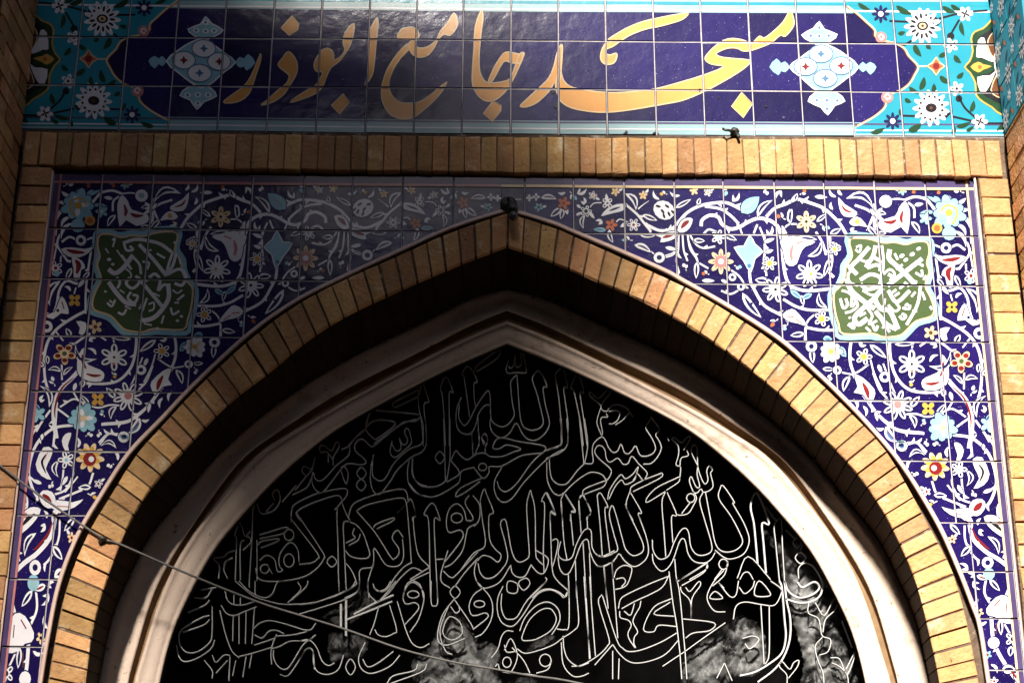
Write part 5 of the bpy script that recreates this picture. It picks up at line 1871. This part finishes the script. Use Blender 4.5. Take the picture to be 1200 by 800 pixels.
# lower bars run out of the picture, held by a bottom rail and an arched rim
rim = fullarch(MD_R, mir(MD_R, 1202, 0.004), 60)
rin = inset(rim, [(600, 850)] * len(rim), 3.0)
v, f = loft([[P(*p, GR_D + .03) for p in rim], [P(*p, GR_D - .004) for p in rim], [P(*p, GR_D - .004) for p in rin], [P(*p, GR_D + .03) for p in rin]])
mk('rim', v, f, MBLACK, grille)
a, b = P(150, 935, GR_D), P(1050, 935, GR_D)
v, f = box_vf((a.x, GR_D - .01, ZDADO - .12), (b.x, GR_D + .1, ZDADO + .02))
mk('bottom_rail', v, f, MBLACK, grille)
for i in range(0, 13):
    x0 = 180 + i * 66
    v, f = box_vf((P(x0, 935, GR_D).x, GR_D + .004, ZDADO), (P(x0, 935, GR_D).x + .006, GR_D + .014, P(x0, 805, GR_D).z))
    mk('support_bar', v, f, MBAR, grille)
# black panel painted in for the darkness of the interior
v, f = box_vf((XL - .25, 0.95, 0.0), (XR + .25, 1.0, 5.6))
mk('interior_darkness_stand_in', v, f, MBACK, grille)


# ------------------------------------------------------------------ painted glass reflections on wavy patches behind the grille
def reflect_patch(ox, oy, a, label, seed):
    pts = [(ox + x / K6, oy + y / K6) for x, y in prs(a)]
    cx_, cy_ = sum(q[0] for q in pts) / len(pts), sum(q[1] for q in pts) / len(pts)
    pts = smooth([(cx_ + (q[0] - cx_) * 1.12, cy_ + (q[1] - cy_) * 1.12) for q in pts], 3, True)
    x0, x1 = min(p[0] for p in pts), max(p[0] for p in pts)
    y0, y1 = min(p[1] for p in pts), max(p[1] for p in pts)
    step = 2.2
    nx, ny = max(2, int((x1 - x0) / step)), max(2, int((y1 - y0) / step))

    def inside(p):
        c = False
        for i in range(len(pts)):
            (ax, ay), (bx, by) = pts[i - 1], pts[i]
            if (ay > p[1]) != (by > p[1]) and p[0] < (bx - ax) * (p[1] - ay) / (by - ay) + ax:
                c = not c
        return c
    idx, v, f = {}, [], []
    for i in range(nx):
        for j in range(ny):
            c = (x0 + (i + .5) * step, y0 + (j + .5) * step)
            if not inside(c):
                continue
            q = []
            for (di, dj) in ((0, 0), (1, 0), (1, 1), (0, 1)):
                k = (i + di, j + dj)
                if k not in idx:
                    px, py = x0 + k[0] * step, y0 + k[1] * step
                    jx = noise.noise(Vector((px * .4, py * .4, seed))) * 1.6
                    d = 0.432 + 0.016 * noise.noise(Vector((px * .06, py * .06, seed))) + 0.022 * abs(noise.noise(Vector((px * .13 + py * .06, py * .05, seed + 9)))) + 0.012 * abs(noise.noise(Vector((px * .3 - py * .12, py * .22 + px * .05, seed + 3))))
                    idx[k] = len(v)
                    v.append(P(px + jx, py - jx, min(d, .47)))
                q.append(idx[k])
            f.append(tuple(q))
    o = mk('reflection_patch', v, f, MREFL, shade=True)
    at = o.data.attributes.new('refl_fade', 'FLOAT', 'POINT')
    vals = [0.0] * len(v)
    for k, i in idx.items():
        px, py = x0 + k[0] * step, y0 + k[1] * step
        d = min(math.dist((px, py), q) for q in pts)
        vals[i] = min(1.0, d / 14.0) if inside((px, py)) else 0.0
    at.data.foreach_set('value', vals)
    tag(o, label, 'plastic sheet', 'painted grey glass reflections behind the grille')  # each patch is a painted glass reflection
    return o


reflect_patch(840, 680, [130, 330, 190, 290, 240, 310, 350, 400, 365, 640, 250, 730, 120, 710, 45, 600, 70, 460], 'round grey painted reflection inside the bowl of a letter in the grille', 1)
reflect_patch(840, 680, [380 - 0, -330, 600, -340, 700, -260, 800, -100, 950, 170, 1070, 500, 1140, 820, 680, 820, 680, 580, 600, 290, 560, 180, 520, -60, 480, -200],
        'tall grey painted reflection beside the bright side of the moulding', 2)
reflect_patch(510, 680, [-20, 520, 90, 290, 210, 300, 300, 440, 460, 520, 480, 640, 460, 720, 500, 830, -60, 830, -150, 640, -90, 560], 'wide grey painted reflection under the hanging cable', 3)
reflect_patch(510, 680, [730, 510, 880, 425, 940, 450, 900, 520, 740, 560], 'small bright painted reflection inside a letter above the cable', 4)
reflect_patch(510, 680, [560, 820, 640, 760, 760, 755, 780, 820], 'low grey painted reflection below the cable end', 5)
reflect_patch(350, 680, [200, 265, 310, 200, 390, 150, 470, 70, 560, 120, 610, 180, 480, 270, 380, 340, 220, 300], 'grey painted reflection beside the thick upright bar', 6)
reflect_patch(350, 680, [240, 440, 330, 410, 530, 470, 460, 610, 350, 600, 265, 630], 'ragged grey painted reflection below the thick upright bar', 7)
reflect_patch(670, 660, [950, 730, 1000, 620, 1110, 570, 1210, 490, 1240, 700, 1200, 930, 1000, 940, 900, 830], 'grey painted reflection beneath a slanting letter stroke', 8)
reflect_patch(700, 533 + 150, [690, 600, 760, 560, 800, 640, 900, 640, 930, 800, 680, 800], 'pale grey painted reflection at the foot of the long letter bars', 9)


# ------------------------------------------------------------------ cable and small fittings
def tube(name, pts, r, m, parent=None, ns=6):
    v, f = [], []
    n = len(pts)
    for i, p in enumerate(pts):
        t = (pts[min(n - 1, i + 1)] - pts[max(0, i - 1)]).normalized()
        a = t.cross(Vector((0, 1, 0.1))).normalized()
        b = t.cross(a)
        rr = r(i / (n - 1)) if callable(r) else r
        for k in range(ns):
            c = 2 * math.pi * k / ns
            v.append(p + a * rr * math.cos(c) + b * rr * math.sin(c))
    for i in range(n - 1):
        for k in range(ns):
            f.append((i * ns + k, i * ns + (k + 1) % ns, (i + 1) * ns + (k + 1) % ns, (i + 1) * ns + k))
    f.append(tuple(range(ns))[::-1])
    f.append(tuple((n - 1) * ns + k for k in range(ns)))
    return mk(name, v, f, m, parent, shade=True)


def lump(name, c, r, m, parent, seed, sq=(1, 1, 1)):
    v, f = [], []
    NU, NVv = 10, 7
    for j in range(NVv + 1):
        th = math.pi * j / NVv
        for i in range(NU):
            ph = 2 * math.pi * i / NU
            d = Vector((math.sin(th) * math.cos(ph), math.sin(th) * math.sin(ph), math.cos(th)))
            rr = r * (1 + 0.28 * noise.noise(d * 2.2 + Vector((seed, 0, 0))))
            v.append(Vector(c) + Vector((d.x * sq[0], d.y * sq[1], d.z * sq[2])) * rr)
    for j in range(NVv):
        for i in range(NU):
            f.append((j * NU + i, j * NU + (i + 1) % NU, (j + 1) * NU + (i + 1) % NU, (j + 1) * NU + i))
    return mk(name, v, f, m, parent, shade=True)


cab = thing('cable', 'thin grey cable sagging from the brick frame across the grille', 'cable', P(120, 631, -0.02))
path = smooth([(-90, 470), (0, 545), (60, 590), (120, 630), (140, 637), (220, 672), (300, 704), (350, 720), (405, 737), (470, 760), (530, 775), (577, 783), (621, 791), (664, 797), (740, 815), (800, 840)], 4)
tube('sheath', [P(x, y, -0.012 if x < 120 else -0.012 + (x - 120) / 680 * 0.38) for x, y in path], 0.0042, MCABLE, cab)
lump('clip', P(120, 631, -0.012), 0.014, MBLACK, cab, 3, (1.3, 0.8, 0.7))
lump('clip_nail', P(118, 634, -0.006), 0.009, MBLACK, cab, 5, (1, 1.4, 1))

def lathe(name, c, axis, prof, m, parent, ns=14):
    axis = Vector(axis).normalized()
    a = axis.orthogonal().normalized()
    b = axis.cross(a)
    v, f = [], []
    for r, h in prof:
        for k in range(ns):
            t = 2 * math.pi * k / ns
            v.append(Vector(c) + axis * h + (a * math.cos(t) + b * math.sin(t)) * r)
    for j in range(len(prof) - 1):
        for k in range(ns):
            f.append((j * ns + k, j * ns + (k + 1) % ns, (j + 1) * ns + (k + 1) % ns, (j + 1) * ns + k))
    return mk(name, v, f, m, parent, shade=True)


fix = thing('lamp_holder', 'small black lamp holder fixed at the peak of the brick arch', 'lamp holder', P(596, 250, 0.0))
lathe('mounting_plate', P(596, 242, 0.030), (0, -1, 0), [(0.0, .03), (0.026, .03), (0.034, 0.022), (0.034, 0.0)], MBLACK, fix)
tube('arm', [P(596, 238, 0.01), P(595, 233, -0.02), P(597, 232, -0.05), P(600, 238, -0.062)], 0.006, MBLACK, fix)
lathe('socket', P(600, 238, -0.062), (0.1, -0.25, -1), [(0.0, -.004), (0.016, -.002), (0.018, 0.02), (0.021, 0.024), (0.021, 0.042), (0.013, 0.046), (0.0, 0.046)], MBLACK, fix)
lathe('bulb', P(600, 238, -0.062) + Vector((0.0046, -.0116, -.0455)), (0.1, -0.25, -1), [(0.011, -.004), (0.013, 0.004), (0.019, 0.016), (0.019, 0.026), (0.012, 0.036), (0.0, 0.039)], MGLASS, fix)
tube('flex', [P(592, 247, 0.0), P(588, 243, -0.015), P(590, 236, -0.02), P(596, 234, -0.012)], 0.003, MBLACK, fix)

hk = thing('wall_hook', 'small black iron hook under the blue inscription panel', 'hook', P(860, 156, 0))
lump('plate', P(861, 154, 0.0), 0.020, MBLACK, hk, 8, (1.0, 0.6, 0.9))
tube('prong', [P(863, 154, 0.0), P(856, 153, -0.02), P(850, 152.5, -0.028), P(847, 151, -0.02)], 0.006, MBLACK, hk)
tube('lower_prong', [P(862, 155, 0.0), P(865, 159, -0.012), P(866, 162, -0.014)], 0.006, MBLACK, hk)


# ------------------------------------------------------------------ tree added out of view behind the viewer to shade part of the portal
random.seed(21)
TC = P(388, 262, 0) + SDIR * 8.0
TC2 = P(110, 55, 0) + SDIR * 8.3
tree = thing('added_tree', 'slim leafy tree added out of view to shade the portal', 'tree', (TC.x - .1, TC.y - .1, 0))
tp = [Vector((TC.x - .1 + .10 * math.sin(z * .7), TC.y - .1 + .08 * math.cos(z * .9), z)) for z in [i * (TC.z + .5) / 14 for i in range(15)]]
tube('added_trunk', tp, lambda t: 0.15 * (1 - .8 * t) + .02, MBARK, tree, 10)
for k in range(9):
    b0 = tp[9 + k % 5]
    a = k * 2.4
    e = TC + Vector((math.cos(a) * .9, math.sin(a) * .9, random.uniform(-.4, .7)))
    e = TC2 + (e - TC) * .4 if k % 3 == 2 else e
    tube('added_limb', [b0, b0.lerp(e, .5) + Vector((0, 0, .1)), e], lambda t: .045 * (1 - .8 * t) + .006, MBARK, tree, 6)
v, f = [], []
for k in range(18000):
    while True:
        if k % 10 < 7:
            d = Vector((random.gauss(0, .48), random.gauss(0, .50), random.gauss(0, .29)))
            c = TC + d
        else:
            d = Vector((random.gauss(0, .38), random.gauss(0, .38), random.gauss(0, .30)))
            c = TC2 + d
        if d.length < 1.6:
            break
    s = random.uniform(.05, .085)
    a = Vector((random.gauss(0, 1), random.gauss(0, 1), random.gauss(0, 1))).normalized()
    b = a.orthogonal().normalized()
    n = len(v)
    v += [c - a * s, c + b * s * .5, c + a * s, c - b * s * .5]
    f.append((n, n + 1, n + 2, n + 3))
cr = mk('added_crown', v, f, MLEAF, tree)
cr['kind'] = 'stuff'

# ------------------------------------------------------------------ houses added out of view behind the viewer to hide the low sky
for (xa, xb, hh, lab) in ((-5.0, 22.0, 11.5, 'plain low dark brick house added out of view across the street to hide the low sky'),
                          (-22.0, -5.4, 21.0, 'tall dark brick house added out of view beside the lower one to darken tile reflections')):
    bld = thing('added_house', lab, 'house', ((xa + xb) / 2, -21, 0))
    v, f = box_vf((xa, -27, 0), (xb, -17, hh))
    mk('wall', v, f, MHOUSE, bld)
    v, f = box_vf((xa, -27.3, hh), (xb, -16.8, hh + .35))
    mk('roof', v, f, MMORT, bld)
    for i in range(int((xb - xa) / 3.5)):
        for j in range(int(hh / 3.6)):
            x = xa + 1.2 + i * 3.5
            v, f = box_vf((x, -17.02, 2 + j * 3.4), (x + 1.3, -16.96, 3.7 + j * 3.4))
            wn = mk('window', v, f, MBLACK, bld)
            v, f = box_vf((x - .1, -17.0, 1.88 + j * 3.4), (x + 1.4, -16.85, 2.0 + j * 3.4))
            mk('sill', v, f, MSTONE, wn)

for sgn, lab in ((-1, 'plain brick wing added out of view by the shaded side wall to cut sky light'), (1, 'plain brick wing added out of view by the sunlit side wall to cut sky light')):
    wg = thing('added_wing', lab, 'building', (sgn * 7.5, -8, 0))  # unseen wing, added to cut the sky fill from the side
    x0, x1 = sorted((sgn * 6.0, sgn * 9.0))
    v, f = box_vf((x0, -16.5, 0), (x1, -0.5, 17.5))
    mk('wall', v, f, MHOUSE, wg)
    v, f = box_vf((x0 - .2, -16.7, 17.5), (x1 + .2, -0.3, 17.8))
    mk('roof', v, f, MMORT, wg)
    for i in range(4):
        for j in range(4):
            y = -15 + i * 3.6
            xa, xb = sorted((sgn * 5.97, sgn * 6.02))
            v, f = box_vf((xa, y, 2 + j * 3.4), (xb, y + 1.2, 3.6 + j * 3.4))
            mk('window', v, f, MBLACK, wg)
